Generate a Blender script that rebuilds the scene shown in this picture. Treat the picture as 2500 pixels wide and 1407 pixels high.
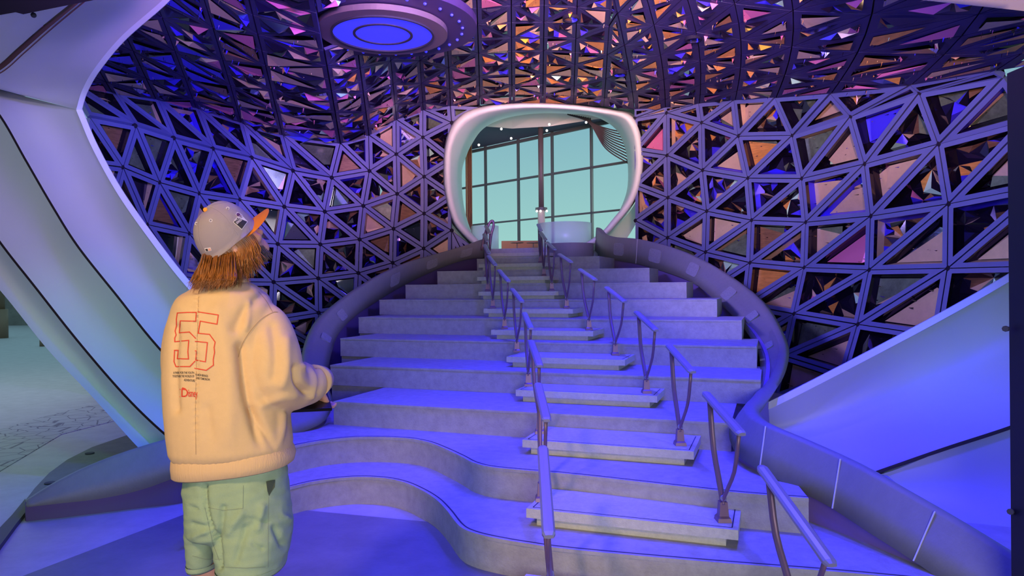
import bpy, bmesh, math, random
from mathutils import Vector, Matrix, noise
from mathutils.bvhtree import BVHTree
random.seed(7)
for o in list(bpy.data.objects): bpy.data.objects.remove(o)
scene = bpy.context.scene
COL = scene.collection

# ------------------------------------------------------------------ camera, world, lights
F = 1750.0; HZ = 697.0; RHO = math.radians(0.5)
CAM = Vector((0, 0, 1.5))
RV = Vector((math.cos(RHO), 0, -math.sin(RHO))); UV = Vector((math.sin(RHO), 0, math.cos(RHO)))
cd = bpy.data.cameras.new('camera'); cam = bpy.data.objects.new('camera', cd); COL.objects.link(cam)
cd.sensor_width = 36; cd.lens = 36 * F / 2500; cd.shift_y = -6.5 / 2500; cd.clip_start = 0.05
cam.matrix_world = Matrix(((RV.x, UV.x, 0, 0), (RV.y, UV.y, -1, 0), (RV.z, UV.z, 0, 1.5), (0, 0, 0, 1)))
scene.camera = cam

w = bpy.data.worlds.new('sky'); scene.world = w; w.use_nodes = True
nt = w.node_tree; bg = nt.nodes['Background']
tc = nt.nodes.new('ShaderNodeTexCoord'); sx = nt.nodes.new('ShaderNodeSeparateXYZ'); cr = nt.nodes.new('ShaderNodeValToRGB')
nt.links.new(tc.outputs['Generated'], sx.inputs[0]); nt.links.new(sx.outputs['Z'], cr.inputs[0]); nt.links.new(cr.outputs[0], bg.inputs[0])
cr.color_ramp.elements[0].position = 0.0; cr.color_ramp.elements[0].color = (0.36, 0.62, 0.56, 1)
cr.color_ramp.elements[1].position = 0.22; cr.color_ramp.elements[1].color = (0.22, 0.42, 0.50, 1)
bg.inputs[1].default_value = 1.0

def area(name, loc, target, size, power, color, sy=None, spread=180, shape=None):
    l = bpy.data.lights.new(name, 'AREA'); l.energy = power; l.color = color; l.size = size
    l.shape = shape or ('RECTANGLE' if sy else 'SQUARE')
    if sy: l.size_y = sy
    l.spread = math.radians(spread)
    o = bpy.data.objects.new(name, l); COL.objects.link(o); o.location = loc
    o.rotation_euler = (Vector(target) - Vector(loc)).to_track_quat('-Z', 'Y').to_euler()
    return o
def spot(name, loc, target, power, color, angle, blend=0.6, radius=0.15):
    l = bpy.data.lights.new(name, 'SPOT'); l.energy = power; l.color = color; l.spot_size = math.radians(angle)
    l.spot_blend = blend; l.shadow_soft_size = radius
    o = bpy.data.objects.new(name, l); COL.objects.link(o); o.location = loc
    o.rotation_euler = (Vector(target) - Vector(loc)).to_track_quat('-Z', 'Y').to_euler()
    return o
# unseen fill added behind the visitor, washes added on the dome, the ceiling mirrors, the ring and the shells; warm spot on the visitor
area('front_fill', (0.9, -2.0, 1.5), (0.2, 9, 1.7), 3.2, 165, (1.0, 0.95, 0.93), 1.6)
area('ceiling_wash', (0.6, 3.2, 3.4), (0.6, 8.0, 4.6), 3.0, 120, (1.0, 0.55, 0.6), 0.5, spread=50)
for sx_, tgt in ((-1, (5.1, 9.3, 2.5)), (1, (-5.6, 10.2, 2.5))):
    spot('dome_fill', (sx_ * 2.2, 4.0, 3.6), tgt, 620 if sx_ > 0 else 850, (1.0, 0.80, 0.74), 46, 0.9, 0.3)
    spot('dome_fill_blue', (sx_ * 2.0, 4.1, 3.6), tgt, 1300, (0.05, 0.03, 1.0), 56, 0.9, 0.3)
spot('ring_blue', (0.4, 4.2, 3.62), (0.5, 11.6, 3.1), 1800, (0.04, 0.04, 1.0), 24, 0.9, 0.3)
spot('ceiling_blue', (1.0, -1.6, 2.3), (-3.0, 8.6, 4.5), 4200, (0.10, 0.06, 1.0), 29, 0.9, 0.3)
spot('ceiling_pink', (-0.1, -1.6, 2.3), (-1.8, 9.0, 4.5), 1900, (1.0, 0.35, 0.45), 34, 0.9, 0.3)
spot('ceiling_amber', (0.6, -1.6, 2.3), (3.2, 8.0, 4.5), 3200, (1.0, 0.50, 0.24), 38, 0.9, 0.3)
area('lounge_fill', (-2.4, 14.6, 3.2), (0.6, 12.2, 3.2), 1.6, 26, (0.75, 1.0, 0.92))  # unseen lamps added either side of the window to brighten the portal
area('lounge_fill', (3.4, 14.0, 3.2), (-0.4, 12.2, 3.2), 1.6, 26, (0.75, 1.0, 0.92))
area('outdoor_fill', (-7.5, 9.5, 4.6), (-7.0, 9, 0), 4.0, 120, (0.75, 0.86, 1.0))  # unseen lamp added to brighten the floor outside
spot('shell_wash', (1.4, 1.2, 3.0), (-4.3, 6.0, 2.7), 520, (0.95, 0.78, 1.0), 40, 1.0, 0.3)
spot('shell_blue', (0.9, 3.0, 3.5), (2.5, 5.0, 0.9), 130, (0.03, 0.05, 1.0), 36, 1.0, 0.3)
spot('visitor_spot', (-1.9, -0.1, 3.3), (-0.98, 2.5, 1.1), 350, (1.0, 0.63, 0.32), 38, 0.8, 0.25)
spot('green_wash_left', (-1.2, 2.6, 3.3), (-3.3, 5.6, 0.7), 170, (0.15, 1.0, 0.55), 38, 1.0, 0.3)
spot('green_wash_right', (0.0, 1.0, 3.0), (3.2, 5.0, 1.12), 230, (0.55, 0.9, 0.12), 17, 1.0, 0.3)
BLUE = (0.035, 0.03, 1.0)
scene.view_settings.view_transform = 'Standard'; scene.view_settings.look = 'None'
scene.view_settings.exposure = 0.15; scene.view_settings.gamma = 1.0; scene.view_settings.use_curve_mapping = False
scene.cycles.max_bounces = 6

# ------------------------------------------------------------------ helpers
def at(x, y, Y):
    return CAM + (Vector((0, 1, 0)) + RV * ((x - 1250) / F) + UV * ((HZ - y) / F)) * Y
def onz(x, y, z):
    d = Vector((0, 1, 0)) + RV * ((x - 1250) / F) + UV * ((HZ - y) / F)
    return CAM + d * ((z - CAM.z) / d.z)

MATS = {}
def mat(name, color, rough=0.6, metal=0.0, var=0.0, vscale=8.0, bump=0.0, bscale=60.0, emit=None, estr=1.0, spec=0.5, alpha=1.0, trans=0.0, stretch=None):
    if name in MATS: return MATS[name]
    m = bpy.data.materials.new(name); m.use_nodes = True; n = m.node_tree; b = n.nodes['Principled BSDF']
    b.inputs['Base Color'].default_value = (*color, 1); b.inputs['Roughness'].default_value = rough
    b.inputs['Metallic'].default_value = metal; b.inputs['Specular IOR Level'].default_value = spec
    if trans: b.inputs['Transmission Weight'].default_value = trans
    b.inputs['Alpha'].default_value = alpha
    if emit: b.inputs['Emission Color'].default_value = (*emit, 1); b.inputs['Emission Strength'].default_value = estr
    geo = n.nodes.new('ShaderNodeNewGeometry'); mp = n.nodes.new('ShaderNodeMapping'); n.links.new(geo.outputs['Position'], mp.inputs[0])
    if stretch: mp.inputs['Scale'].default_value = stretch
    if var:
        t = n.nodes.new('ShaderNodeTexNoise'); t.inputs['Scale'].default_value = vscale; t.inputs['Detail'].default_value = 8
        t.inputs['Roughness'].default_value = 0.7
        n.links.new(mp.outputs[0], t.inputs['Vector'])
        r = n.nodes.new('ShaderNodeMapRange'); r.inputs[1].default_value = 0.3; r.inputs[2].default_value = 0.7
        r.inputs[3].default_value = 1 - var; r.inputs[4].default_value = 1 + var
        n.links.new(t.outputs['Fac'], r.inputs[0])
        mx = n.nodes.new('ShaderNodeVectorMath'); mx.operation = 'SCALE'; mx.inputs[0].default_value = color
        n.links.new(r.outputs[0], mx.inputs['Scale']); n.links.new(mx.outputs[0], b.inputs['Base Color'])
    if bump:
        t2 = n.nodes.new('ShaderNodeTexNoise'); t2.inputs['Scale'].default_value = bscale; t2.inputs['Detail'].default_value = 4
        n.links.new(mp.outputs[0], t2.inputs['Vector'])
        bp = n.nodes.new('ShaderNodeBump'); bp.inputs['Strength'].default_value = bump; bp.inputs['Distance'].default_value = 0.01
        n.links.new(t2.outputs['Fac'], bp.inputs['Height']); n.links.new(bp.outputs[0], b.inputs['Normal'])
    MATS[name] = m
    return m

def link(name, bm, m, parent=None, smooth=False, kind=None, label=None):
    me = bpy.data.meshes.new(name); bmesh.ops.recalc_face_normals(bm, faces=bm.faces) if bm.faces else None
    bm.to_mesh(me); bm.free()
    for mm in (m if isinstance(m, (list, tuple)) else [m]): me.materials.append(mm)
    o = bpy.data.objects.new(name, me); COL.objects.link(o)
    if smooth:
        for p in me.polygons: p.use_smooth = True
    if parent: o.parent = parent; o.matrix_parent_inverse = Matrix.Translation(-parent.location)
    if kind: o['kind'] = kind
    if label: o['label'] = label
    return o
def tag(o, label, cat, group=None, kind=None):
    o['label'] = label; o['category'] = cat
    if group: o['group'] = group
    if kind: o['kind'] = kind
    return o
def empty(name, loc=(0, 0, 0), label=None, cat=None, group=None, kind=None):
    o = bpy.data.objects.new(name, None); COL.objects.link(o); o.location = loc; o.empty_display_size = 0.1
    if label: o['label'] = label
    if cat: o['category'] = cat
    if group: o['group'] = group
    if kind: o['kind'] = kind
    return o

def spline(pts, n):
    """Catmull-Rom resample of tuples"""
    P = [Vector(p) for p in pts]; P = [P[0] * 2 - P[1]] + P + [P[-1] * 2 - P[-2]]
    segs = len(P) - 3; out = []
    for k in range(n):
        t = k / (n - 1) * segs; i = min(int(t), segs - 1); u = t - i
        a, b, c, d = P[i:i + 4]
        out.append(0.5 * ((2 * b) + (c - a) * u + (2 * a - 5 * b + 4 * c - d) * u * u + (-a + 3 * b - 3 * c + d) * u ** 3))
    return out
def loft(bm, rings, closed=True, cap=True, mi=0):
    R = [[bm.verts.new(p) for p in r] for r in rings]
    n = len(rings[0]); fs = []
    for a, b in zip(R, R[1:]):
        for i in range(n if closed else n - 1):
            j = (i + 1) % n
            try: fs.append(bm.faces.new((a[i], a[j], b[j], b[i])))
            except ValueError: pass
    if cap and closed:
        fs.append(bm.faces.new(R[0][::-1])); fs.append(bm.faces.new(R[-1]))
    for f in fs: f.material_index = mi
    return R
def tube(bm, pts, rad, seg=10, round_caps=False, flat=None, mi=0):
    pts = [Vector(p) for p in pts]
    if not isinstance(rad, (list, tuple)): rad = [rad] * len(pts)
    rad = list(rad)
    if round_caps:
        d0 = (pts[0] - pts[1]).normalized(); d1 = (pts[-1] - pts[-2]).normalized()
        a0, a1 = pts[0], pts[-1]; r0, r1 = rad[0], rad[-1]
        pre = [(a0 + d0 * r0 * math.sin(t), r0 * math.cos(t)) for t in (1.45, 1.1, 0.6)]
        post = [(a1 + d1 * r1 * math.sin(t), r1 * math.cos(t)) for t in (0.6, 1.1, 1.45)]
        pts = [p for p, _ in pre] + pts + [p for p, _ in post]; rad = [r for _, r in pre] + rad + [r for _, r in post]
    rings = []; up = Vector((0.13, 0.07, 1)).normalized(); last = None
    for i, p in enumerate(pts):
        t = (pts[min(i + 1, len(pts) - 1)] - pts[max(i - 1, 0)]).normalized()
        if last is None:
            x = t.cross(up)
            if x.length < 0.1: x = t.cross(Vector((1, 0, 0)))
        else: x = last - t * last.dot(t)
        x.normalize(); last = x; y = t.cross(x)
        fx, fy = flat or (1, 1)
        rings.append([p + x * math.cos(a) * rad[i] * fx + y * math.sin(a) * rad[i] * fy for a in [2 * math.pi * k / seg for k in range(seg)]])
    loft(bm, rings, mi=mi)
def obox(bm, c, ax, ay, az, mi=0):
    """box from centre and three half-axis vectors"""
    c = Vector(c); vs = [bm.verts.new(c + ax * i + ay * j + az * k) for i in (-1, 1) for j in (-1, 1) for k in (-1, 1)]
    for f in ((0, 1, 3, 2), (4, 6, 7, 5), (0, 4, 5, 1), (2, 3, 7, 6), (0, 2, 6, 4), (1, 5, 7, 3)):
        bm.faces.new([vs[i] for i in f]).material_index = mi
def box(bm, x0, x1, y0, y1, z0, z1, mi=0):
    obox(bm, ((x0 + x1) / 2, (y0 + y1) / 2, (z0 + z1) / 2), Vector(((x1 - x0) / 2, 0, 0)), Vector((0, (y1 - y0) / 2, 0)), Vector((0, 0, (z1 - z0) / 2)), mi)
def prism(bm, pts, z0, z1, mi=0):
    a = [bm.verts.new((p[0], p[1], z0)) for p in pts]; b = [bm.verts.new((p[0], p[1], z1)) for p in pts]
    n = len(pts); bm.faces.new(a[::-1]).material_index = mi; bm.faces.new(b).material_index = mi
    for i in range(n): bm.faces.new((a[i], a[(i + 1) % n], b[(i + 1) % n], b[i])).material_index = mi
def bevel(bm, w, seg=2):
    bmesh.ops.bevel(bm, geom=[e for e in bm.edges], offset=w, segments=seg, affect='EDGES', profile=0.5)
def ball(bm, c, r, u=14, v=10, mi=0):
    if not isinstance(r, (tuple, list)): r = (r, r, r)
    res = bmesh.ops.create_uvsphere(bm, u_segments=u, v_segments=v, radius=1, matrix=Matrix.Translation(c) @ Matrix.Diagonal((*r, 1)))
    for vv in res['verts']:
        for f in vv.link_faces: f.material_index = mi

# materials
M_conc = mat('concrete', (0.36, 0.35, 0.36), 0.75, var=0.16, vscale=14, bump=0.25, bscale=90)
M_block = mat('pale_stone', (0.52, 0.52, 0.43), 0.7, var=0.12, vscale=30, bump=0.3, bscale=120)
M_floor = mat('pale_floor', (0.42, 0.41, 0.43), 0.6, var=0.12, vscale=5, bump=0.1, bscale=60)
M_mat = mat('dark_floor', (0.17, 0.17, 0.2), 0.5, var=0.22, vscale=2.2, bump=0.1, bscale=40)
M_ban = mat('banister_plaster', (0.19, 0.185, 0.20), 0.6, var=0.06, vscale=20, bump=0.1, bscale=80, stretch=(1, 1, 0.3))
M_patch = mat('rough_insert', (0.26, 0.26, 0.30), 0.8, var=0.2, vscale=60, bump=0.8, bscale=90)
M_joint = mat('pale_joint', (0.55, 0.55, 0.6), 0.6)
M_darkline = mat('dark_joint', (0.03, 0.03, 0.06), 0.8)
M_string = mat('purple_lit_stringer', (0.20, 0.13, 0.42), 0.6, var=0.05)  # purple light under the banister is put into this colour
M_shell = mat('white_shell', (0.50, 0.51, 0.56), 0.45, var=0.03, vscale=1.0)
M_rim = mat('shell_rim', (0.72, 0.75, 0.85), 0.4)
M_groove = mat('shell_groove', (0.06, 0.04, 0.07), 0.8)
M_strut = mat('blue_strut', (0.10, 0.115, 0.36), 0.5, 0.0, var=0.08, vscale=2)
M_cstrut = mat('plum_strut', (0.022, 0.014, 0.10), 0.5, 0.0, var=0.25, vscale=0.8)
M_hub = mat('hub_cap', (0.012, 0.01, 0.03), 0.7, 0.0, spec=0.1)
M_back = mat('dark_backing', (0.010, 0.007, 0.03), 0.8)
M_bronze = mat('bronze', (0.20, 0.12, 0.18), 0.4, 0.35)
M_rail = mat('rail_cap', (0.33, 0.32, 0.38), 0.35, 0.4)
M_portal = mat('portal_white', (0.60, 0.66, 0.68), 0.5)
M_mull = mat('mullion', (0.05, 0.05, 0.055), 0.5)
M_black = mat('black_wall', (0.006, 0.005, 0.016), 0.5)
FAC = {  # colours reflected in the mirrors are painted in as facet tints
 'black': mat('facet_black', (0.012, 0.008, 0.03), 0.12, 0.5),
 'dark': mat('facet_dark', (0.045, 0.035, 0.10), 0.1, 0.8),
 'tan': mat('facet_tan', (0.60, 0.42, 0.30), 0.3, 0.25, var=0.12, vscale=6),
 'pink': mat('facet_pink', (0.62, 0.16, 0.36), 0.3, 0.25),
 'amber': mat('facet_amber', (0.62, 0.27, 0.07), 0.3, 0.2, var=0.3, vscale=5, stretch=(1, 1, 8)),
 'yellow': mat('facet_yellow', (0.85, 0.55, 0.06), 0.3, 0.2),
 'blue': mat('facet_blue', (0.06, 0.04, 0.95), 0.25, 0.2),
 'green': mat('facet_greygreen', (0.14, 0.18, 0.13), 0.2, 0.4, var=0.4, vscale=7),
 'teal': mat('facet_mint', (0.45, 0.80, 0.62), 0.3, 0.1),
 'mirror': mat('facet_mirror', (0.75, 0.72, 0.85), 0.04, 1.0),
 'brown': mat('facet_brown', (0.22, 0.11, 0.06), 0.3, 0.2, var=0.4, vscale=6, stretch=(1, 1, 8)),
}
FK = list(FAC)

# ------------------------------------------------------------------ room shell
bm = bmesh.new(); box(bm, -24, 12, -3, 34, -0.2, 0)
link('floor', bm, M_floor, kind='structure')
bm = bmesh.new(); box(bm, -9, 7, -3, 12.6, 4.9, 5.1)
link('ceiling', bm, M_back, kind='structure')
bm = bmesh.new(); box(bm, -9, 7, -3.2, -3.0, 0, 5)
link('wall_back', bm, M_black, kind='structure')
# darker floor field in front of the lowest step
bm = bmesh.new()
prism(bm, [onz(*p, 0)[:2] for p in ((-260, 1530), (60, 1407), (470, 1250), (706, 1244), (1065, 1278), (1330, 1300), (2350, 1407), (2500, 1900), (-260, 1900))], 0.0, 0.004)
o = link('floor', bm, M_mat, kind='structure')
bm = bmesh.new(); box(bm, -24, -3.5, 30, 30.2, 0, 2.6)
link('wall_outdoor', bm, mat('outdoor_wall', (0.16, 0.15, 0.14), 0.8, var=0.3, vscale=1.5), kind='structure')
# dark wall on the right of the opening
bm = bmesh.new(); box(bm, 2.01, 2.2, -3, 2.9, 0, 2.34)
o = link('wall_near_right', bm, M_black, kind='structure')
bm = bmesh.new()
for (px, py) in ((2458, 803), (2470, 1250)):
    tube(bm, [at(px - 1, py, 2.89), at(px - 4, py, 2.87)], 0.012, 8)
link('standoff_pin', bm, M_darkline, o)

# ------------------------------------------------------------------ lattice dome
def catm(a, b, n): return [a + (b - a) * k / n for k in range(n + 1)]
# columns of nodes: x, y per row (picture positions of the node on its column), distance
LC = [  # left wall: (distance, row -1, 0, 1, 2, 3, 4, 5)
 (9.0, [(170, 205), (215, 285), (195, 395), (180, 505), (170, 615), (160, 725), (150, 835)]),
 (9.6, [(275, 226), (329, 307), (297, 408), (265, 520), (250, 630), (240, 740), (232, 850)]),
 (10.2, [(382, 243), (423, 337), (387, 445), (357, 548), (340, 655), (330, 765), (322, 870)]),
 (10.8, [(480, 264), (519, 363), (484, 472), (460, 570), (443, 675), (435, 780), (430, 885)]),
 (11.3, [(590, 300), (614, 385), (584, 487), (567, 590), (555, 688), (548, 785), (545, 885)]),
 (11.6, [(690, 330), (715, 417), (694, 505), (678, 596), (668, 689), (664, 782), (662, 875)]),
 (11.8, [(831, 350), (810, 434), (793, 517), (782, 597), (777, 680), (778, 764), (778, 850)]),
 (11.9, [(900, 330), (902, 418), (887, 503), (878, 585), (875, 667), (872, 750), (872, 840)]),
 (11.95, [(967, 292), (968, 377), (970, 474), (961, 559), (959, 642), (957, 728), (956, 820)]),
 (11.95, [(1033, 268), (1033, 336), (1036, 432), (1036, 522), (1035, 607), (1035, 695), (1035, 790)]),
 (11.9, [(1100, 258), (1103, 300), (1103, 390), (1103, 478), (1103, 563), (1103, 655), (1103, 750)]),
 (11.9, [(1172, 254), (1172, 262), (1172, 440), (1172, 530), (1172, 615), (1172, 700), (1172, 780)]),
]
MC = [(11.9, (1250, 250)), (11.9, (1325, 249)), (11.9, (1400, 252)), (11.8, (1475, 258))]
RC = [
 (11.7, [(1550, 266), (1550, 290), (1550, 368), (1551, 452), (1552, 539), (1552, 632), (1552, 725)]),
 (11.4, [(1625, 262), (1629, 276), (1630, 380), (1632, 483), (1631, 581), (1630, 680), (1628, 780)]),
 (11.0, [(1708, 252), (1715, 300), (1717, 416), (1727, 516), (1724, 616), (1718, 715), (1712, 815)]),
 (10.5, [(1795, 244), (1805, 332), (1828, 435), (1837, 538), (1833, 642), (1822, 745), (1808, 845)]),
 (9.8, [(1895, 237), (1937, 330), (1960, 436), (1970, 543), (1966, 654), (1941, 767), (1918, 870)]),
 (8.9, [(2030, 226), (2080, 283), (2114, 400), (2129, 528), (2125, 660), (2097, 793), (2062, 915)]),
 (8.0, [(2225, 205), (2248, 225), (2295, 351), (2319, 498), (2317, 656), (2290, 822), (2250, 980)]),
 (7.1, [(2430, 170), (2455, 185), (2520, 290), (2560, 450), (2560, 650), (2530, 850), (2490, 1040)]),
]
PORT = []  # portal outline for masking, filled below
p_out = [(1084, 406), (1087, 362), (1097, 322), (1116, 290), (1152, 268), (1214, 256), (1306, 252), (1402, 257), (1490, 268), (1540, 281), (1562, 320), (1571, 390), (1562, 454), (1542, 502), (1510, 543), (1475, 579), (1400, 625), (1328, 645), (1250, 640), (1180, 615), (1127, 569), (1104, 534), (1087, 470)]
def inpoly(x, y, P):
    c = False; n = len(P)
    for i in range(n):
        x1, y1 = P[i]; x2, y2 = P[(i + 1) % n]
        if (y1 > y) != (y2 > y) and x < (x2 - x1) * (y - y1) / (y2 - y1) + x1: c = not c
    return c

def split(tri, depth, out, rnd):
    a, b, c = tri
    if depth == 0: out.append(tri); return
    # split the longest edge at a random place
    L = [(b - c).length, (c - a).length, (a - b).length]; k = L.index(max(L)); v = [a, b, c]
    p, q, r = v[k], v[(k + 1) % 3], v[(k + 2) % 3]
    m = q.lerp(r, rnd.uniform(0.3, 0.7)); split((p, q, m), depth - 1, out, rnd)
    split((p, m, r), depth - 1 if rnd.random() < 0.7 else max(0, depth - 2), out, rnd)

def panel(bm, a, b, c, inward, w, gap, weights, depth, big, rnd, dsc=1.0, proud=False):
    """triangular frame with a recessed mirror pyramid; inward = unit vector towards the room"""
    cen = (a + b + c) / 3; nrm = (b - a).cross(c - a).normalized()
    if nrm.dot(inward) < 0: nrm = -nrm
    def inset(d):
        res = []
        V = [a, b, c]
        for i in range(3):
            p, q, r = V[i], V[(i + 1) % 3], V[(i + 2) % 3]
            e1 = (q - p).normalized(); e2 = (r - p).normalized()
            ang = e1.angle(e2); res.append(p + (e1 + e2).normalized() * (d / max(0.15, math.sin(ang / 2))))
        return res
    per = (a - b).length + (b - c).length + (c - a).length; ar = (b - a).cross(c - a).length / 2; inr = 2 * ar / per
    if inr < 0.04: return
    w = min(w, inr * 0.5); gap = min(gap, inr * 0.12)
    O = inset(gap); I = inset(gap + w); t = 0.03 * dsc
    Of = [bm.verts.new(p + nrm * t) for p in O]; If = [bm.verts.new(p + nrm * t) for p in I]
    Ob = [bm.verts.new(p - nrm * t) for p in O]; Ib = [bm.verts.new(p - nrm * t) for p in I]
    for i in range(3):
        j = (i + 1) % 3
        bm.faces.new((Of[i], Of[j], If[j], If[i])).material_index = 0
        bm.faces.new((Of[j], Of[i], Ob[i], Ob[j])).material_index = 0
        bm.faces.new((If[i], If[j], Ib[j], Ib[i])).material_index = 1
    # recess
    rd = inr * 0.40 * dsc
    B = inset(gap + w + (inr - gap - w) * 0.16)
    Bv = [p - nrm * (t + rd) for p in B]
    if proud: rd = inr * 0.42; Bv = [p + nrm * t for p in I]
    Bb = [bm.verts.new(p) for p in Bv]
    for i in range(3):
        j = (i + 1) % 3
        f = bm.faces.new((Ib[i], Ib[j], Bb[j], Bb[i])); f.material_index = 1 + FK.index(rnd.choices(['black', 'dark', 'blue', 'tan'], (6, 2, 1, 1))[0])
    tris = []
    names, ws = zip(*weights.items())
    if big and rnd.random() < big:
        # one large flat facet plus a few shards
        k = rnd.randrange(3); p, q, r = Bv[k], Bv[(k + 1) % 3], Bv[(k + 2) % 3]
        m1 = p.lerp(q, rnd.uniform(0.05, 0.3)); m2 = p.lerp(r, rnd.uniform(0.05, 0.35))
        vs = [m1 + nrm * rd * rnd.uniform(0.1, 0.8), q + nrm * rd * rnd.uniform(0, 0.6), r + nrm * rd * rnd.uniform(0, 0.6), m2 + nrm * rd * rnd.uniform(0.1, 0.8)]
        col = rnd.choices(['tan', 'tan', 'amber', 'green', 'brown', 'tan', 'blue', 'pink'], [ws_ for ws_ in (4, 3, 1.6, 1.6, 1, 2, 0.7, 0.4)])[0]
        if weights.get('_big'): col = rnd.choice(weights['_big'])
        vv = [bm.verts.new(x) for x in vs]; f = bm.faces.new(vv[:3]); f.material_index = 1 + FK.index(col)
        col2 = col if rnd.random() < 0.6 else rnd.choice(['tan', 'green', 'mirror'])
        f = bm.faces.new((vv[0], vv[2], vv[3])); f.material_index = 1 + FK.index(col2)
        split((p, m1, m2), 2, tris, rnd)
        for _ in range(3):
            s, u = rnd.random(), rnd.random(); s, u = (s, u) if s + u < 1 else (1 - s, 1 - u)
            cc = Bv[0] + (Bv[1] - Bv[0]) * s + (Bv[2] - Bv[0]) * u; sz = inr * 0.16
            tris.append(tuple(cc + (Bv[i] - cen) * sz * rnd.uniform(0.4, 1.2) + nrm * rd * 0.7 for i in range(3)))
    else:
        split(tuple(Bv), depth, tris, rnd)
    wk = [(n_, w_) for n_, w_ in weights.items() if not n_.startswith('_')]
    for tr in tris:
        cc = (tr[0] + tr[1] + tr[2]) / 3
        h = rd * rnd.uniform(0.1, 1.0); ap = bm.verts.new(cc + nrm * h + (tr[0] - cc) * rnd.uniform(-0.3, 0.4))
        tv = [bm.verts.new(x) for x in tr]
        base = rnd.choices([n_ for n_, _ in wk], [w_ for _, w_ in wk])[0]
        for i in range(3):
            nm = base if rnd.random() < 0.45 else rnd.choices([n_ for n_, _ in wk], [w_ for _, w_ in wk])[0]
            bm.faces.new((tv[i], tv[(i + 1) % 3], ap)).material_index = 1 + FK.index(nm)
FMATS = [FAC[k] for k in FK]
W_wall = {'black': 8, 'dark': 4, 'tan': 2.2, 'amber': 1.0, 'blue': 2.4, 'green': 1.6, 'mirror': 1.2, 'teal': 0.45, 'brown': 1.6, 'pink': 0.3}
W_left = {'black': 9, 'dark': 4, 'tan': 1.2, '_big': ['tan', 'green', 'green', 'brown', 'dark', 'tan', 'mirror'], 'blue': 2.2, 'green': 1.4, 'mirror': 1.0, 'teal': 0.3, 'brown': 1.3}

def wall(name, cols, diag_down, xmask=None, weights=W_wall):
    root = empty(name, (0, 0, 0), kind='structure')
    cols = [(Y, rows + [(2 * rows[-1][0] - rows[-2][0], 2 * rows[-1][1] - rows[-2][1])]) for Y, rows in cols]
    nodes = [[at(px, py, Y) for (px, py) in rows] for Y, rows in cols]
    pxs = [rows for Y, rows in cols]
    bmB = bmesh.new()
    for i in range(len(nodes) - 1):
        for j in range(len(nodes[0]) - 1):
            q = [nodes[i][j], nodes[i + 1][j], nodes[i + 1][j + 1], nodes[i][j + 1]]
            cx = sum(pxs[a][b][0] for a, b in ((i, j), (i + 1, j), (i + 1, j + 1), (i, j + 1))) / 4
            cy = sum(pxs[a][b][1] for a, b in ((i, j), (i + 1, j), (i + 1, j + 1), (i, j + 1))) / 4
            if inpoly(cx, cy, p_out) or (cx < 260 and cy > 560): continue
            bmB.faces.new([bmB.verts.new(CAM + (p - CAM) * 1.045 + Vector((0, 0, 0.4 if j == 0 and k_ < 2 else 0))) for k_, p in enumerate(q)])
    link('wall_backing', bmB, M_back, root)
    tris = []
    for i in range(len(nodes) - 1):
        for j in range(len(nodes[0]) - 1):
            A, B, C, D = nodes[i][j], nodes[i + 1][j], nodes[i + 1][j + 1], nodes[i][j + 1]
            a, b, c, d = pxs[i][j], pxs[i + 1][j], pxs[i + 1][j + 1], pxs[i][j + 1]
            if diag_down: T = [((A, B, C), (a, b, c)), ((A, C, D), (a, c, d))]
            else: T = [((A, B, D), (a, b, d)), ((B, C, D), (b, c, d))]
            for t3, t2 in T:
                mx = sum(p[0] for p in t2) / 3; my = sum(p[1] for p in t2) / 3
                if inpoly(mx, my, p_out) or (mx < 260 and my > 560): continue
                ar = abs((t2[1][0] - t2[0][0]) * (t2[2][1] - t2[0][1]) - (t2[2][0] - t2[0][0]) * (t2[1][1] - t2[0][1])) / 2
                tris.append((ar, mx, my, t3))
    tris.sort(key=lambda t: -t[0])
    rest = bmesh.new(); n = 0
    for ar, mx, my, (A, B, C) in tris:
        rnd = random.Random(int(mx * 31 + my * 7))
        big = 0.62 if mx > 1930 else 0.5 if mx < 700 else 0.28
        dep = 3 if ar > 4000 else 3
        bmp = rest if n >= 90 else bmesh.new()
        inward = (CAM - (A + B + C) / 3).normalized()
        panel(bmp, A, B, C, inward, 0.053, 0.007, weights, dep, big, rnd)
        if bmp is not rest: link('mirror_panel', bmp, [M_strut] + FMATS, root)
        n += 1
    if len(rest.faces): link('mirror_panels', rest, [M_strut] + FMATS, root, kind='stuff')
    else: rest.free()
    k = 0
    for i in range(len(nodes)):
        for j in range(1, len(nodes[0])):
            px, py = pxs[i][j]
            if px < 250 or px > 2450 or inpoly(px, py, p_out) or py > 860 or k >= 95: continue
            k += 1; P = nodes[i][j]; d = (CAM - P).normalized(); bmh = bmesh.new()
            tube(bmh, [P - d * 0.05, P + d * 0.035], 0.034, 14)
            tube(bmh, [P + d * 0.030, P + d * 0.042], [0.03, 0.018], 12)
            link('hub_cap', bmh, M_hub, root, smooth=False)
    return root
wall('wall_left', LC, True, weights=W_left)
wall('wall_right', RC, False)

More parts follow.
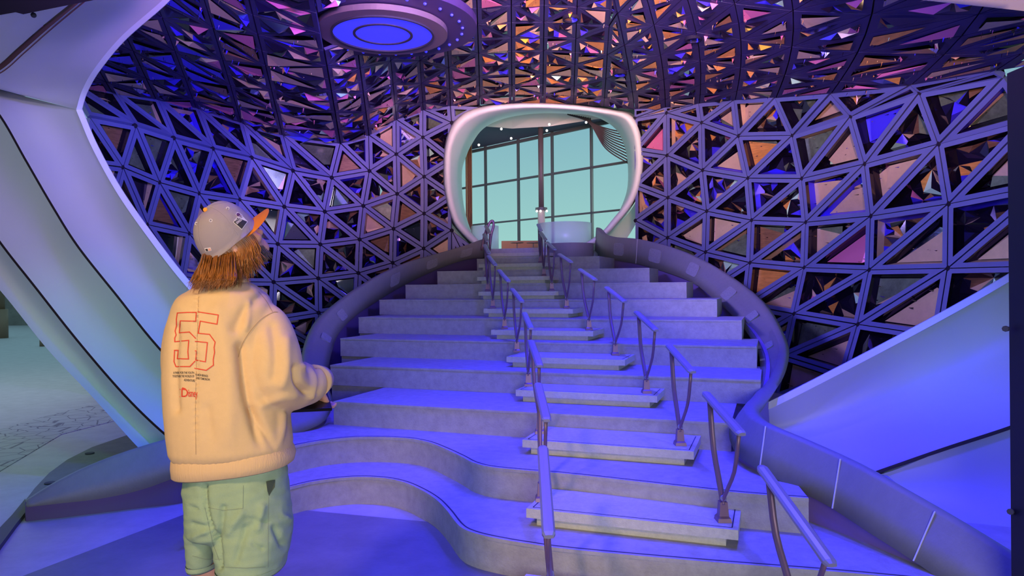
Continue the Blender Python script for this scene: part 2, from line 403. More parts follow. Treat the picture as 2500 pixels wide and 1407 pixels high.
# ceiling lattice : every column carried towards the viewer at the height of its wall top
RINGC = at(935, 72, 7.03); RINGC.z = 3.98
cols = [(Y, r[0]) for Y, r in LC] + MC + [(Y, r[0]) for Y, r in RC]
extra = [(8.3, (60, 190)), (7.4, (-80, 165))]
cols = extra[::-1] + cols + [(6.4, (2680, 130))]
croot = empty('ceiling_lattice', (0, 0, 0), kind='structure')
cn = []
for Y0, (px, py) in cols:
    P0 = at(px, py, Y0); col = []
    k = (px - 1500) / 500 if px > 1500 else 0
    for j in range(15):
        Y = Y0 - 0.50 * j
        u = j * 0.50 / 4.4
        X = P0.x * (1 - 0.055 * j) + (0.33 * k * math.sin(min(u, 1.3) * math.pi * 0.8) if k else 0)
        if px < 1500: X = P0.x * (1 - 0.036 * j)
        z = P0.z + 0.10 * math.sin(min(1, u) * math.pi * 0.5) * 0.6
        col.append(Vector((X, Y, z)))
    cn.append(col)
def topx(P):
    d = P - CAM
    if d.y < 0.5: return (9999, -9999)
    t = d / d.y; return (1250 + F * (t.dot(RV)), HZ - F * (t.dot(UV)))
bmB = bmesh.new(); tris = []
for i in range(len(cn) - 1):
    for j in range(14):
        A, B, C, D = cn[i][j], cn[i + 1][j], cn[i + 1][j + 1], cn[i][j + 1]
        m = (A + B + C + D) / 4
        if m.y < 5.0: continue
        bmB.faces.new([bmB.verts.new((CAM + (p - CAM) * (1.12 if j == 0 and k_ < 2 else 1)) + Vector((0, 0, 0.26 if not (j == 0 and k_ < 2) else 0.1))) for k_, p in enumerate((A, B, C, D))])
        T = [(A, B, C), (A, C, D)] if (i + j) % 2 == 0 else [(A, B, D), (B, C, D)]
        for t3 in T:
            c3 = (t3[0] + t3[1] + t3[2]) / 3
            if (Vector((c3.x, c3.y)) - Vector((RINGC.x, RINGC.y))).length < 0.74: continue
            p = [topx(q) for q in t3]; mx = sum(q[0] for q in p) / 3; my = sum(q[1] for q in p) / 3
            if my < -90 or mx < 120 or mx > 2650: continue
            ar = abs((p[1][0] - p[0][0]) * (p[2][1] - p[0][1]) - (p[2][0] - p[0][0]) * (p[1][1] - p[0][1])) / 2
            tris.append((ar, mx, my, t3))
link('ceiling_backing', bmB, M_back, croot)
tris.sort(key=lambda t: -t[0] if t[2] > 0 else 0)
rest = bmesh.new()
for n, (ar, mx, my, (A, B, C)) in enumerate(tris):
    rnd = random.Random(int(mx * 13 + my * 17))
    if mx < 620: W = {'black': 7, 'dark': 4, 'blue': 4.0, 'tan': 1.5, 'pink': 0.7, 'mirror': 0.8, '_big': ['blue', 'blue', 'tan'] if my < 200 and mx < 560 else ['tan', 'tan', 'brown', 'pink']}
    elif mx < 1250: W = {'black': 6, 'dark': 3, 'blue': 2.2, 'tan': 2.2, 'pink': 2.0, 'amber': 1.0, 'mirror': 1.0, 'teal': 0.3, '_big': ['tan', 'pink', 'tan', 'amber']}
    else: W = {'black': 6, 'dark': 3.5, 'blue': 2.2, 'tan': 2.0, 'pink': 1.8, 'amber': 2.4, 'yellow': 0.35, 'mirror': 0.8, 'teal': 0.2, '_big': ['tan', 'tan', 'pink', 'amber', 'amber', 'amber']}
    bmp = rest if n >= 92 else bmesh.new()
    wide = 0.044 if mx < 1500 else 0.075
    panel(bmp, A, B, C, Vector((0, -0.35, -1)).normalized(), wide, 0.006, W, 2 if ar > 2500 else 2, 0.6 if mx > 1500 or mx < 600 else 0.4, rnd, 0.5, True)
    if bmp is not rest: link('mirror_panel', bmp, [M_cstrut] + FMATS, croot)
link('mirror_panels', rest, [M_cstrut] + FMATS, croot, kind='stuff')

# round ceiling light
rl = empty('round_ceiling_light', RINGC, 'large round blue glowing ceiling light with concentric rings and a grey collar', 'ceiling light')
def disc(bm, r0, r1, z0, z1, n=72, c=None, mi=0):
    c = c or RINGC; rings = []
    for (r, z) in ((r0, z0), (r1, z0), (r1, z1), (r0, z1), (r0, z0)):
        rings.append([Vector((c.x + r * math.cos(2 * math.pi * k / n), c.y + r * math.sin(2 * math.pi * k / n), c.z + z)) for k in range(n)])
    loft(bm, rings, cap=False, mi=mi)
bm = bmesh.new(); disc(bm, 0.0001, 0.92, 0.06, 0.14); link('mounting_plate', bm, mat('plum_plate', (0.035, 0.018, 0.09), 0.5), rl)
bm = bmesh.new(); disc(bm, 0.50, 0.63, -0.004, 0.05); link('collar', bm, mat('collar_grey', (0.10, 0.07, 0.10), 0.4), rl)
M_lamp = mat('blue_lamp', (0.03, 0.03, 0.3), 0.4, emit=(0.028, 0.030, 0.92), estr=1.0)
bm = bmesh.new(); disc(bm, 0.29, 0.48, -0.005, 0.05); link('outer_glow_ring', bm, M_lamp, rl)
bm = bmesh.new(); disc(bm, 0.0001, 0.265, -0.005, 0.05); link('centre_glow_disc', bm, M_lamp, rl)
bm = bmesh.new(); disc(bm, 0.265, 0.29, -0.015, 0.05); disc(bm, 0.48, 0.50, -0.02, 0.05); link('dark_spacer_ring', bm, M_back, rl)
for k in range(28):
    a = 2 * math.pi * k / 28; bm = bmesh.new()
    ball(bm, (RINGC.x + 0.78 * math.cos(a), RINGC.y + 0.78 * math.sin(a), RINGC.z + 0.05), (0.016, 0.016, 0.014), 8, 6)
    link('stud_light', bm, M_lamp, rl)

# blue lamps in small cans, added over the stairs to light the treads
dl = [(-0.9, 5.0), (0.7, 4.6), (2.0, 4.4), (-1.0, 6.6), (0.6, 6.4), (2.0, 6.4), (-1.0, 8.3), (0.7, 8.2), (2.1, 8.2), (0.2, 10.0), (1.5, 9.8), (-0.4, 3.3), (1.1, 3.0), (-2.3, 4.4)]
for n, (x, y) in enumerate(dl):
    z = min((q for c_ in cn for q in c_), key=lambda q: (q.x - x) ** 2 + (q.y - y) ** 2).z + 0.03
    d = empty('fill_lamp', (x, y, z), 'added blue downlight over %s, %s' % (('the floor before the stairs', 'the lowest steps', 'the middle steps', 'the upper steps', 'the top landing')[0 if y < 4 else 1 if y < 5.5 else 2 if y < 7 else 3 if y < 9 else 4], 'at the far left' if x < -2 else 'on the left' if x < -0.5 or (x < 0 and y < 4) else 'on the right' if x > 1.4 else 'near the middle'), 'fill_lamp', 'added blue lamps above the stairs')
    bm = bmesh.new(); disc(bm, 0.075, 0.095, -0.075, 0.05, 24, Vector((x, y, z)))
    link('housing', bm, M_hub, d)
    P = 115 if y > 6 else 85 if y > 3.6 else 42
    if (x, y) == (-2.3, 4.4): P = 40
    a = area('fill_emitter', (x, y, z), (x, y, 0), 0.15, P, BLUE, spread=130, shape='DISK')
    a.parent = d; a.matrix_parent_inverse = Matrix.Translation((-x, -y, -z))

# ------------------------------------------------------------------ staircase
NS = Vector((0.34, 0.94)).normalized(); US = Vector((NS.y, -NS.x))
def sline(s, px):  # plan point on the line n.P = s seen at picture column px
    dx = (px - 1250) / F; Y = s / (NS.x * dx + NS.y); return Vector((dx * Y, Y))
H = 0.19
steps = [  # s, z, left px, right px, label words
 (4.98, 3, 812, 1782), (5.80, 4, 805, 1855), (6.58, 5, 830, 1846), (7.33, 6, 875, 1810), (8.03, 7, 926, 1750),
 (8.68, 8, 990, 1676), (9.28, 9, 1068, 1586), (9.88, 10, 1165, 1464), (10.75, 11, 1190, 1395)]
stair = empty('staircase', (0.5, 4.2, 0), 'wide grey concrete staircase rising to the round opening', 'staircase')
def curve_front(pts, z, n=70):
    q = spline([(p[0], p[1], 0) for p in pts], n); return [onz(p.x, p.y, z) for p in q]
A_px = [(455, 1262), (520, 1243), (610, 1215), (700, 1191), (767, 1175), (854, 1165), (929, 1166), (984, 1176), (1027, 1194), (1065, 1217), (1094, 1246), (1122, 1281), (1149, 1297), (1201, 1311), (1287, 1326), (1400, 1341), (1700, 1368), (2100, 1400), (2500, 1440)]
B_px = [(560, 1135), (640, 1107), (709, 1090), (796, 1074), (882, 1067), (984, 1069), (1042, 1078), (1085, 1094), (1128, 1114), (1157, 1129), (1195, 1139), (1259, 1146), (1400, 1158), (1625, 1183), (1799, 1202), (1974, 1216)]
fa = curve_front(A_px, H, 110); fb = curve_front(B_px, 2 * H, 90)
def curved_step(front, z0, z1, back):
    bm = bmesh.new(); prism(bm, [p[:2] for p in front] + back, z0, z1 - 0.018)
    # thin nosing slab
    nos = []
    for i, p in enumerate(front):
        t = (front[min(i + 1, len(front) - 1)] - front[max(i - 1, 0)]); n = Vector((t.y, -t.x)).normalized()
        nos.append((p.x + n.x * 0.008, p.y + n.y * 0.008))
    prism(bm, nos + back, z1 - 0.018, z1)
    return bm
endR = sline(5.2, 2000); 
link('step', curved_step(fa, 0, H, [(2.6, 5.2), (1.2, 6.0), (-1.9, 6.2)]), M_conc, stair, label='lowest step with a curved front edge')
link('step', curved_step(fb, H, 2 * H, [(1.75, 5.0), (1.2, 6.0), (-1.7, 6.6)]), M_conc, stair, label='second step with a curved front edge')
for i, (s, k, xl, xr) in enumerate(steps):
    L = sline(s, xl); R = sline(s, xr)
    s2 = steps[i + 1][0] + 0.15 if i + 1 < len(steps) else 12.2
    Lb = L + NS * (s2 - s); Rb = R + NS * (s2 - s)
    bm = bmesh.new(); z = k * H
    prism(bm, [L, R, Rb, Lb], z - H - (0.0 if i else 0), z - 0.015)
    prism(bm, [L - NS * 0.006, R - NS * 0.006, Rb, Lb], z - 0.015, z)
    link('step', bm, M_conc, stair)
# thin engraved line on the two curved nosings
bm = bmesh.new()
for fr, z in ((fa, H), (fb, 2 * H)):
    o1 = []
    for i, p in enumerate(fr):
        t = (fr[min(i + 1, len(fr) - 1)] - fr[max(i - 1, 0)]); n = Vector((-t.y, t.x, 0)).normalized()
        o1.append((p + n * 0.012, p + n * 0.022))
    loft(bm, [[Vector((a.x, a.y, z + 0.001)), Vector((b.x, b.y, z + 0.001))] for a, b in o1], closed=False)
link('nosing_line', bm, M_darkline, stair)
# infill body under the steps
bm = bmesh.new()
for i, (s, k, xl, xr) in enumerate(steps):
    if i < 1: continue
    L = sline(s, xl) + NS * 0.02; R = sline(s, xr) + NS * 0.02
    prism(bm, [L, R, R + NS * 0.55, L + NS * 0.55], 0.02, (k - 1) * H - 0.005)
link('core', bm, M_conc, stair)

# tread blocks (half steps) in the middle
blocks = [(0.095, 2.86, 1222, 2300), (0.285, 3.69, 1280, 1797), (0.475, 4.49, 1272, 1690), (0.665, 5.39, 1257, 1602), (0.855, 6.08, 1235, 1524), (1.045, 6.84, 1198, 1447),
          (1.235, 7.57, 1180, 1398), (1.425, 8.22, 1168, 1363), (1.615, 8.82, 1165, 1340), (1.805, 9.42, 1169, 1333), (1.995, 10.3, 1191, 1336)]
ordn = ['at the very foot of the stairs', 'second from the foot of the stairs, the widest seen whole', 'third from the foot of the stairs', 'fourth from the foot of the stairs', 'fifth from the foot of the stairs', 'sixth from the foot of the stairs, midway up', 'fifth from the top of the stairs', 'fourth from the top of the stairs', 'third from the top of the stairs', 'second from the top of the stairs', 'topmost, just below the round opening']
for i, (z, s, xl, xr) in enumerate(blocks):
    L = sline(s, xl); R = sline(s, xr); nxt = [4.12, 4.98, 5.8, 6.58, 7.33, 8.03, 8.68, 9.28, 9.88, 10.75]
    dpt = (nxt[i - 1] - s - 0.01) if i > 0 else 0.5
    if i == 0: L = Vector((0.08, 2.98)) - US * 0.0; L = sline(2.98, 1222); R = L + US * 1.25; dpt = 0.32
    if i == 1: dpt = 0.40
    bm = bmesh.new(); base_z = z - H / 2
    prism(bm, [L, R, R + NS * dpt, L + NS * dpt], z - 0.05, z)
    prism(bm, [L + US * 0.05 + NS * 0.03, R - US * 0.06 + NS * 0.03, R - US * 0.06 + NS * (dpt - 0.005), L + US * 0.05 + NS * (dpt - 0.005)], base_z + (0.0005 if i else 0.0045), z - 0.05)
    o = link('tread_block', bm, M_block); tag(o, 'pale stone half step block ' + ordn[i], 'step', 'stone half step blocks between the handrails')
    bm = bmesh.new(); e = 0.03
    for (a, b, c, d) in ((0.03, 1, 0.03, 0), ):
        Lq, Rq = L + US * e + NS * e, R - US * e + NS * e; Lb, Rb = L + US * e + NS * (dpt - e), R - US * e + NS * (dpt - e)
        for p, q in ((Lq, Rq), (Rq, Rb), (Lb, Lq)):
            dd = (q - p).normalized(); nn = Vector((-dd.y, dd.x)) * 0.003
            v = [bm.verts.new((*r, z + 0.001)) for r in (p - nn, q - nn, q + nn, p + nn)]; bm.faces.new(v)
    link('inlay_line', bm, M_darkline, o)

# handrails
def handrail(bx, by, z, r1, r2, hi, lo, label):
    """base px on height z (or explicit plan point) ; r1,r2 rail end px ; hi/lo distance offsets"""
    B = onz(bx, by, z) if not isinstance(bx, Vector) else bx
    if abs(z - 1.5) < 0.5 and isinstance(by, (int, float)) and by: pass
    P1 = at(*r1, B.y + hi); P2 = at(*r2, B.y - lo)
    root = empty('handrail', B, label, 'handrail', 'short bronze handrails along the stairs')
    d = (P2 - P1).normalized(); side = d.cross(Vector((0, 0, 1))).normalized(); upv = side.cross(d).normalized()
    bm = bmesh.new(); L = (P2 - P1).length
    rings = []
    prof = [(-0.026, -0.008), (-0.026, 0.004), (-0.018, 0.012), (0, 0.015), (0.018, 0.012), (0.026, 0.004), (0.026, -0.008), (0, -0.011)]
    for t in (0, 0.02, L - 0.02, L):
        sc = 0.7 if t in (0, L) else 1
        rings.append([P1 + d * t + side * a * sc + upv * b * sc for a, b in prof])
    loft(bm, rings); link('rail_cap', bm, M_rail, root)
    J = B + Vector((0, 0, 0.115)); tops = [P1 + d * L * 0.14 - upv * 0.01, P2 - d * L * 0.07 - upv * 0.01]
    for sg, T in zip((1, -1), tops):
        bm = bmesh.new(); off = Vector((0, 0.012 * sg, 0))
        mid = T.lerp(J, 0.5); mid += (T - J - Vector((0, 0, (T - J).z))) * 0.24; mid2 = T.lerp(J, 0.82) + (T - J - Vector((0, 0, (T - J).z))) * 0.13
        q = spline([T, mid, mid2, J + off, J + off - Vector((0, 0, 0.03))], 12)
        tube(bm, q, [0.0135] * 12, 8, flat=(0.75, 1.2)); link('upright', bm, M_bronze, root, smooth=True)
    bm = bmesh.new(); ball(bm, J + Vector((0, -0.012, 0.004)), 0.017, 10, 8); link('pivot', bm, M_rail, root, smooth=True)
    bm = bmesh.new(); loft(bm, [[B + Vector((math.cos(a) * r, math.sin(a) * r * 1.1, zz)) for a in [math.pi / 4 + k * math.pi / 2 for k in range(4)]] for r, zz in ((0.05, 0.0008), (0.045, 0.02), (0.034, 0.03), (0.027, 0.10))])
    link('foot', bm, M_bronze, root)
    return root
def bpt(i, side, inset=0.08, back=0.16):
    z, s, xl, xr = blocks[i]
    if i == 0:
        L = sline(2.98, 1222); R = L + US * 1.25; s = 2.98
    else: L = sline(s, xl); R = sline(s, xr)
    p = (R - US * inset if side else L + US * inset) + NS * back
    return Vector((p.x, p.y, z))
Rr = [None, ((1722, 960), (1812, 1062)), ((1632, 843), (1692, 910)), ((1553, 762), (1603, 808)), ((1480, 702), (1526, 738)), ((1415, 658), (1454, 684)), ((1365, 621), (1395, 641)), ((1335, 592), (1355, 610)), ((1320, 568), (1332, 586)), ((1314, 548), (1321, 564))]
Lr = [None, ((1313, 938), (1335, 1028)), ((1296, 833), (1318, 895)), ((1280, 765), (1297, 803)), ((1250, 706), (1275, 738)), ((1218, 660), (1242, 688)), ((1192, 625), (1210, 648)), ((1183, 598), (1194, 620)), ((1182, 572), (1190, 590)), ((1186, 552), (1196, 570))]
Rb = [None, (1765, 1272), (1660, 1087), (1578, 960), (1502, 868), (1437, 800), (1383, 748)]
Lb = [None, (1322, 1222), (1318, 1058), (1290, 943), (1262, 860), (1231, 798), (1203, 750)]
pos = ['', 'second from the floor', 'third from the floor', 'fourth from the floor', 'fifth from the floor', 'sixth from the floor', 'fifth from the top', 'third from the top', 'second from the top', 'topmost']
pos[6] = 'fourth from the top'
for row, (rr, bb, nm) in enumerate(((Lr, Lb, 'left'), (Rr, Rb, 'right'))):
    for i in range(1, 10):
        if i <= 4: B = onz(*bb[i], blocks[i][0])
        else:
            B = bpt(i, row)
            if i <= 6:
                dx = (bb[i][0] - 1250) / F; B.x = dx * B.y
            else: B.x = ((rr[i][0][0] + rr[i][1][0]) / 2 + 2 - 1250) / F * B.y
        handrail(B, 0, blocks[i][0], rr[i][0], rr[i][1], 0.26, 0.26, 'short bronze handrail of the %s row, %s' % (nm, pos[i]))
handrail(Vector((0.16, 3.2, 0.095)), 0, 0, (1325, 1092), (1340, 1312), 0.16, 0.48, 'nearest short handrail of the left row, seen end on')
handrail(Vector((1.16, 2.99, 0.095)), 0, 0, (1858, 1140), (2032, 1382), 0.26, 0.34, 'nearest short handrail of the right row, at the lower right')

# ------------------------------------------------------------------ banisters (curved side walls)
def ribbon(stations, th, name, label, n=90, outer=None):
    """stations: ridge px, inner bottom px, distance of ridge, distance of bottom"""
    root = empty(name, at(*stations[0][0], stations[0][2]), label, 'banister')
    S = spline([(a[0], a[1], Y) for a, b, Y, Yb in stations], n); S2 = spline([(b[0], b[1], Yb) for a, b, Y, Yb in stations], n)
    ridge = [at(*p) for p in S]; bot = [at(*p) for p in S2]
    rings = []; sg = outer
    inn = []
    for i in range(n):
        t = ridge[min(i + 1, n - 1)] - ridge[max(i - 1, 0)]; t.z = 0; t.normalize(); nn = Vector((t.y, -t.x, 0)) * sg
        r, b = ridge[i], bot[i]; r2 = r.copy(); b2 = b.copy()
        rings.append([b2, b2.lerp(r2, 0.5), r2 - Vector((0, 0, 0.012)), r2 + nn * 0.012 + Vector((0, 0, 0.004)), r2 + nn * th * 0.6, r2 + nn * th - Vector((0, 0, 0.02)), r2.lerp(b2, 0.6) + nn * (th * 1.25), b2 + nn * th])
        inn.append((r2, b2, nn))
    bm = bmesh.new(); loft(bm, rings); link('wall_band', bm, M_ban, root, smooth=True)
    return root, inn
RB = [((1455, 556), (1452, 612), 11.6, 11.6), ((1472, 572), (1470, 628), 11.3, 11.3), ((1505, 580), (1502, 636), 11.0, 11.0), ((1560, 585), (1556, 645), 10.6, 10.6), ((1640, 606), (1626, 665), 10.1, 10.05), ((1720, 641), (1692, 692), 9.5, 9.4), ((1800, 694), (1752, 738), 8.8, 8.7),
      ((1855, 747), (1803, 787), 8.0, 7.8), ((1890, 815), (1842, 842), 7.2, 6.9), ((1898, 862), (1856, 890), 6.6, 6.3), ((1878, 920), (1846, 950), 5.85, 5.6), ((1836, 968), (1812, 1005), 5.2, 5.0), ((1815, 992), (1780, 1052), 4.8, 4.65),
      ((1828, 1018), (1800, 1112), 4.5, 4.4), ((1872, 1042), (1858, 1150), 4.25, 4.15), ((1940, 1070), (1932, 1190), 4.08, 3.98), ((2040, 1115), (2021, 1236), 3.85, 3.76), ((2140, 1167), (2120, 1300), 3.6, 3.52), ((2285, 1250), (2232, 1372), 3.35, 3.28), ((2400, 1320), (2330, 1440), 3.17, 3.12), ((2520, 1395), (2440, 1520), 3.0, 2.97)]
root, inn = ribbon(RB, 0.10, 'banister', 'right hand curved grey banister wall sweeping down into an S bend', 130, -1)
def stringer(inn, name, root, m=M_string, zb=0.0, off=0.05, upto=None):
    bm = bmesh.new(); rings = []
    for r, b, nn in inn[:upto]:
        q = b + nn * off; rings.append([Vector((q.x, q.y, zb)), Vector((q.x, q.y, b.z + 0.02)), Vector((q.x, q.y, b.z + 0.02)) + nn * 0.03, Vector((q.x, q.y, zb)) + nn * 0.03])
    loft(bm, rings); return link(name, bm, m, root)
stringer(inn, 'skirt_panel', root)
def inserts(inn, pxs, root, name='rough_insert', m=M_patch):
    for px in pxs:
        best = min(range(len(inn)), key=lambda i: abs(topx(inn[i][0].lerp(inn[i][1], 0.5))[0] - px[0]) + (0 if px[2] is None else abs(topx(inn[i][0].lerp(inn[i][1], .5))[1] - px[2]))); hw = px[1]
        bm = bmesh.new(); rings = []
        r, b, nn = inn[best]; t = Vector((-nn.y, nn.x, 0)); c0 = r.lerp(b, 0.5)
        T = (inn[min(best + 1, len(inn) - 1)][0].lerp(inn[min(best + 1, len(inn) - 1)][1], 0.5) - inn[max(best - 1, 0)][0].lerp(inn[max(best - 1, 0)][1], 0.5)).normalized()
        up = (r - b); hh = up.length * 0.27; up.normalize(); nrm = T.cross(up).normalized()
        if nrm.dot(CAM - c0) < 0: nrm = -nrm
        pts = []
        for k in range(20):
            a = 2 * math.pi * k / 20; ca, sa = math.cos(a), math.sin(a)
            pts.append((abs(ca) ** 0.35 * (1 if ca > 0 else -1), abs(sa) ** 0.35 * (1 if sa > 0 else -1)))
        loft(bm, [[c0 + T * hw * x + up * hh * y + nrm * d for x, y in pts] for d in (-0.04, 0.012)])
        link(name, bm, m, root)
inserts(inn, [(1508, 0.11, None), (1605, 0.12, None), (1697, 0.12, None), (1780, 0.12, 700), (1835, 0.10, 780), (1870, 0.09, 850)], root)
def joints(inn, idx, root, m=M_joint):
    for i in idx:
        r, b, nn = inn[i]; bm = bmesh.new(); T = Vector((-nn.y, nn.x, 0))
        p = b.lerp(r, 0.01) - nn * 0.002; q = r - nn * 0.002
        obox(bm, (p + q) / 2, T * 0.003, (q - p) / 2, nn * 0.003)
        link('panel_joint', bm, m, root)
def nearest(inn, px, py):
    return min(range(len(inn)), key=lambda i: (topx(inn[i][0])[0] - px) ** 2 + (topx(inn[i][0])[1] - py) ** 2)
joints(inn, [nearest(inn, *p) for p in ((1872, 1042), (2055, 1122), (2285, 1250), (1560, 585))], root)

LBn = [((1186, 583), (1184, 629), 11.6, 11.6), ((1144, 598), (1136, 635), 11.3, 11.3), ((1070, 620), (1070, 657), 10.9, 10.9), ((996, 642), (988, 696), 10.3, 10.3), ((922, 677), (922, 735), 9.6, 9.6), ((848, 727), (868, 772), 8.8, 8.85), ((792, 779), (829, 812), 8.1, 8.2), ((768, 831), (811, 857), 7.5, 7.6),
       ((762, 878), (801, 905), 6.9, 7.0), ((768, 930), (803, 945), 6.35, 6.4), ((780, 965), (812, 985), 6.0, 6.0), ((760, 992), (790, 1030), 5.75, 5.7), ((690, 1010), (720, 1062), 5.6, 5.5), ((600, 1030), (610, 1100), 5.5, 5.38), ((510, 1052), (520, 1128), 5.25, 5.1), ((415, 1074), (440, 1162), 5.08, 4.95), ((320, 1102), (340, 1198), 4.97, 4.85), ((230, 1136), (240, 1219), 4.86, 4.75), ((140, 1180), (145, 1230), 4.73, 4.66), ((66, 1226), (66, 1239), 4.62, 4.6)]
rootL, innL = ribbon(LBn, 0.10, 'banister', 'left hand curved grey banister wall ending in a low point on the floor', 130, -1 * -1)
stringer(innL, 'skirt_panel', rootL, mat('navy_skirt', (0.09, 0.06, 0.20), 0.6))
inserts(innL, [(1135, 0.12, None), (1050, 0.12, None), (968, 0.12, None), (835, 0.10, 765), (795, 0.09, 830)], rootL)

# dark kerb top behind the left banister tip with two recessed spotlights
zk = 0.13
pk = [onz(*p, zk) for p in ((62, 1222), (85, 1192), (120, 1155), (165, 1122), (225, 1092), (312, 1062), (345, 1095), (415, 1072), (330, 1096), (230, 1132), (140, 1176))]
pk = [onz(*p, zk) for p in ((62, 1222), (85, 1192), (120, 1155), (165, 1122), (225, 1092), (312, 1062), (470, 1040), (520, 1060), (415, 1078), (330, 1102), (230, 1136), (140, 1180))]
bm = bmesh.new(); prism(bm, [p[:2] for p in pk], 0, zk)
kerb = link('kerb', bm, mat('dark_kerb', (0.14, 0.14, 0.13), 0.7, var=0.15, vscale=10))
tag(kerb, 'dark grey curved kerb behind the low tip of the left banister', 'kerb')
for p in ((122, 1181), (219, 1108)):
    c = onz(*p, zk + 0.001); bm = bmesh.new(); disc(bm, 0.0001, 0.035, 0, 0.008, 20, c)
    link('recessed_spot', bm, M_darkline, kerb)
# kerb strip running on along the floor at the left edge
q = [((62, 1228), (62, 1262)), ((30, 1268), (40, 1290)), ((0, 1300), (0, 1345)), ((-60, 1370), (-50, 1440)), ((-150, 1480), (-130, 1560))]
bm = bmesh.new(); loft(bm, [[onz(*a, 0.0) , onz(*b, 0.0), onz(*b, 0.0) + Vector((0, 0, 0.03)), onz(*a, 0.0) + Vector((0, 0, 0.03))] for a, b in q])
o = link('kerb_strip', bm, mat('dark_strip', (0.08, 0.08, 0.08), 0.7)); tag(o, 'dark kerb strip curving off the left edge of the floor', 'kerb')
# crazy paving band
m = bpy.data.materials.new('crazy_paving'); m.use_nodes = True; n = m.node_tree; b = n.nodes['Principled BSDF']
v = n.nodes.new('ShaderNodeTexVoronoi'); v.feature = 'DISTANCE_TO_EDGE'; v.inputs['Scale'].default_value = 5.5
g = n.nodes.new('ShaderNodeNewGeometry'); n.links.new(g.outputs['Position'], v.inputs['Vector'])
r = n.nodes.new('ShaderNodeValToRGB'); n.links.new(v.outputs['Distance'], r.inputs[0]); n.links.new(r.outputs[0], b.inputs['Base Color'])
r.color_ramp.elements[0].position = 0.015; r.color_ramp.elements[0].color = (0.17, 0.16, 0.20, 1); r.color_ramp.elements[1].position = 0.04; r.color_ramp.elements[1].color = (0.42, 0.43, 0.44, 1)
b.inputs['Roughness'].default_value = 0.8
bm = bmesh.new()
q = [((-250, 1110), (-250, 1300)), ((-100, 1075), (-100, 1205)), ((0, 1050), (0, 1152)), ((130, 1012), (150, 1062)), ((250, 985), (275, 1030)), ((420, 955), (440, 990)), ((600, 935), (620, 965))]
loft(bm, [[onz(*a, 0), onz(*c, 0), onz(*c, 0) + Vector((0, 0, 0.006)), onz(*a, 0) + Vector((0, 0, 0.006))] for a, c in [(Vector(x[0]), Vector(x[1])) for x in q]])
o = link('flagstone_path', bm, m); tag(o, 'band of crazy paving flagstones crossing the floor at the left', 'path')
# brown post and bollard outside
bm = bmesh.new(); tube(bm, [onz(2, 826, 0), onz(2, 826, 0) + Vector((0, 0, 0.9))], [0.2, 0.2], 20); tube(bm, [onz(2, 826, 0) + Vector((0, 0, 0.9)), onz(2, 826, 0) + Vector((0, 0, 4))], 0.12, 20)
o = link('post', bm, mat('brown_post', (0.20, 0.14, 0.09), 0.5), smooth=True); tag(o, 'brown round post on a wider foot at the far left edge', 'post')
bm = bmesh.new(); c = onz(104, 846, 0); tube(bm, [c, c + Vector((0, 0, 0.22)), c + Vector((0, 0, 0.26))], [0.07, 0.07, 0.03], 12)
o = link('bollard', bm, mat('brown_post', (0.2, 0.14, 0.09)), smooth=True); tag(o, 'tiny brown bollard on the far floor beside the white shell', 'bollard')

# ------------------------------------------------------------------ white shell ribs
def shell(name, label, c1, c2, n=48, mcount=14, bulge=0.0, rim=None, gap=True, m=M_shell):
    a = spline(c1, n); b = spline(c2, n); rings = []
    for i in range(n):
        row = []
        for k in range(mcount + 1):
            t = k / mcount; p = a[i].lerp(b[i], t); P = at(p.x, p.y, p.z)
            row.append(P + (P - CAM).normalized() * bulge * math.sin(math.pi * t))
        rings.append(row)
    th = 0.07; back = [[p + (p - CAM).normalized() * th for p in r] for r in rings]
    bm = bmesh.new(); loft(bm, [r + s[::-1] for r, s in zip(rings, back)])
    o = link(name, bm, m, smooth=False)
    for p in o.data.polygons: p.use_smooth = True
    o.data.set_sharp_from_angle(angle=math.radians(35))
    tag(o, label, 'shell panel', 'white shell panels framing the dome')
    if rim:
        bm = bmesh.new(); rr = []
        for i in range(n):
            p = a[i]; q = a[max(i - 1, 0)]; s = a[min(i + 1, n - 1)]; t = Vector((s.x - q.x, s.y - q.y)).normalized(); nn = Vector((-t.y, t.x)) * rim
            rr.append([at(p.x - nn.x * .2, p.y - nn.y * .2, p.z - 0.01), at(p.x + nn.x, p.y + nn.y, p.z + 0.03), at(p.x + nn.x * 1.1, p.y + nn.y * 1.1, p.z + 0.30), at(p.x, p.y, p.z + 0.2)])
        loft(bm, rr); link('rim_edge', bm, M_rim, o)
    return o
rimU = [(450, -60, 4.6), (400, 0, 4.9), (300, 88, 5.5), (235, 165, 6.0), (203, 220, 6.4), (188, 268, 6.6)]
grU = [(275, -60, 4.2), (197, 4, 4.5), (120, 68, 5.0), (55, 125, 5.4), (0, 172, 5.7), (-70, 200, 5.9)]
grU2 = [(265, -68, 4.2), (185, -2, 4.5), (108, 60, 5.0), (43, 117, 5.4), (-12, 164, 5.7), (-80, 190, 5.9)]
farU = [(0, -90, 3.8), (-60, -40, 4.0), (-110, 10, 4.3), (-160, 60, 4.6), (-200, 120, 5.0), (-260, 160, 5.3)]
rimL = [(188, 268, 6.6), (228, 362, 6.5), (290, 474, 6.3), (370, 588, 6.1), (452, 693, 5.95), (560, 808, 5.8), (690, 930, 5.7)]
s1 = [(-70, 202, 6.4), (0, 278, 6.3), (65, 390, 6.15), (130, 502, 6.05), (192, 600, 5.95), (287, 720, 5.85), (396, 855, 5.75), (560, 1020, 5.65)]
s1b = [(x - 4, y + 4, Y) for x, y, Y in s1]
s2 = [(-230, 250, 6.3), (-110, 430, 6.1), (0, 587, 5.95), (86, 697, 5.85), (200, 841, 5.75), (315, 973, 5.62), (413, 1066, 5.52), (500, 1130, 5.45)]
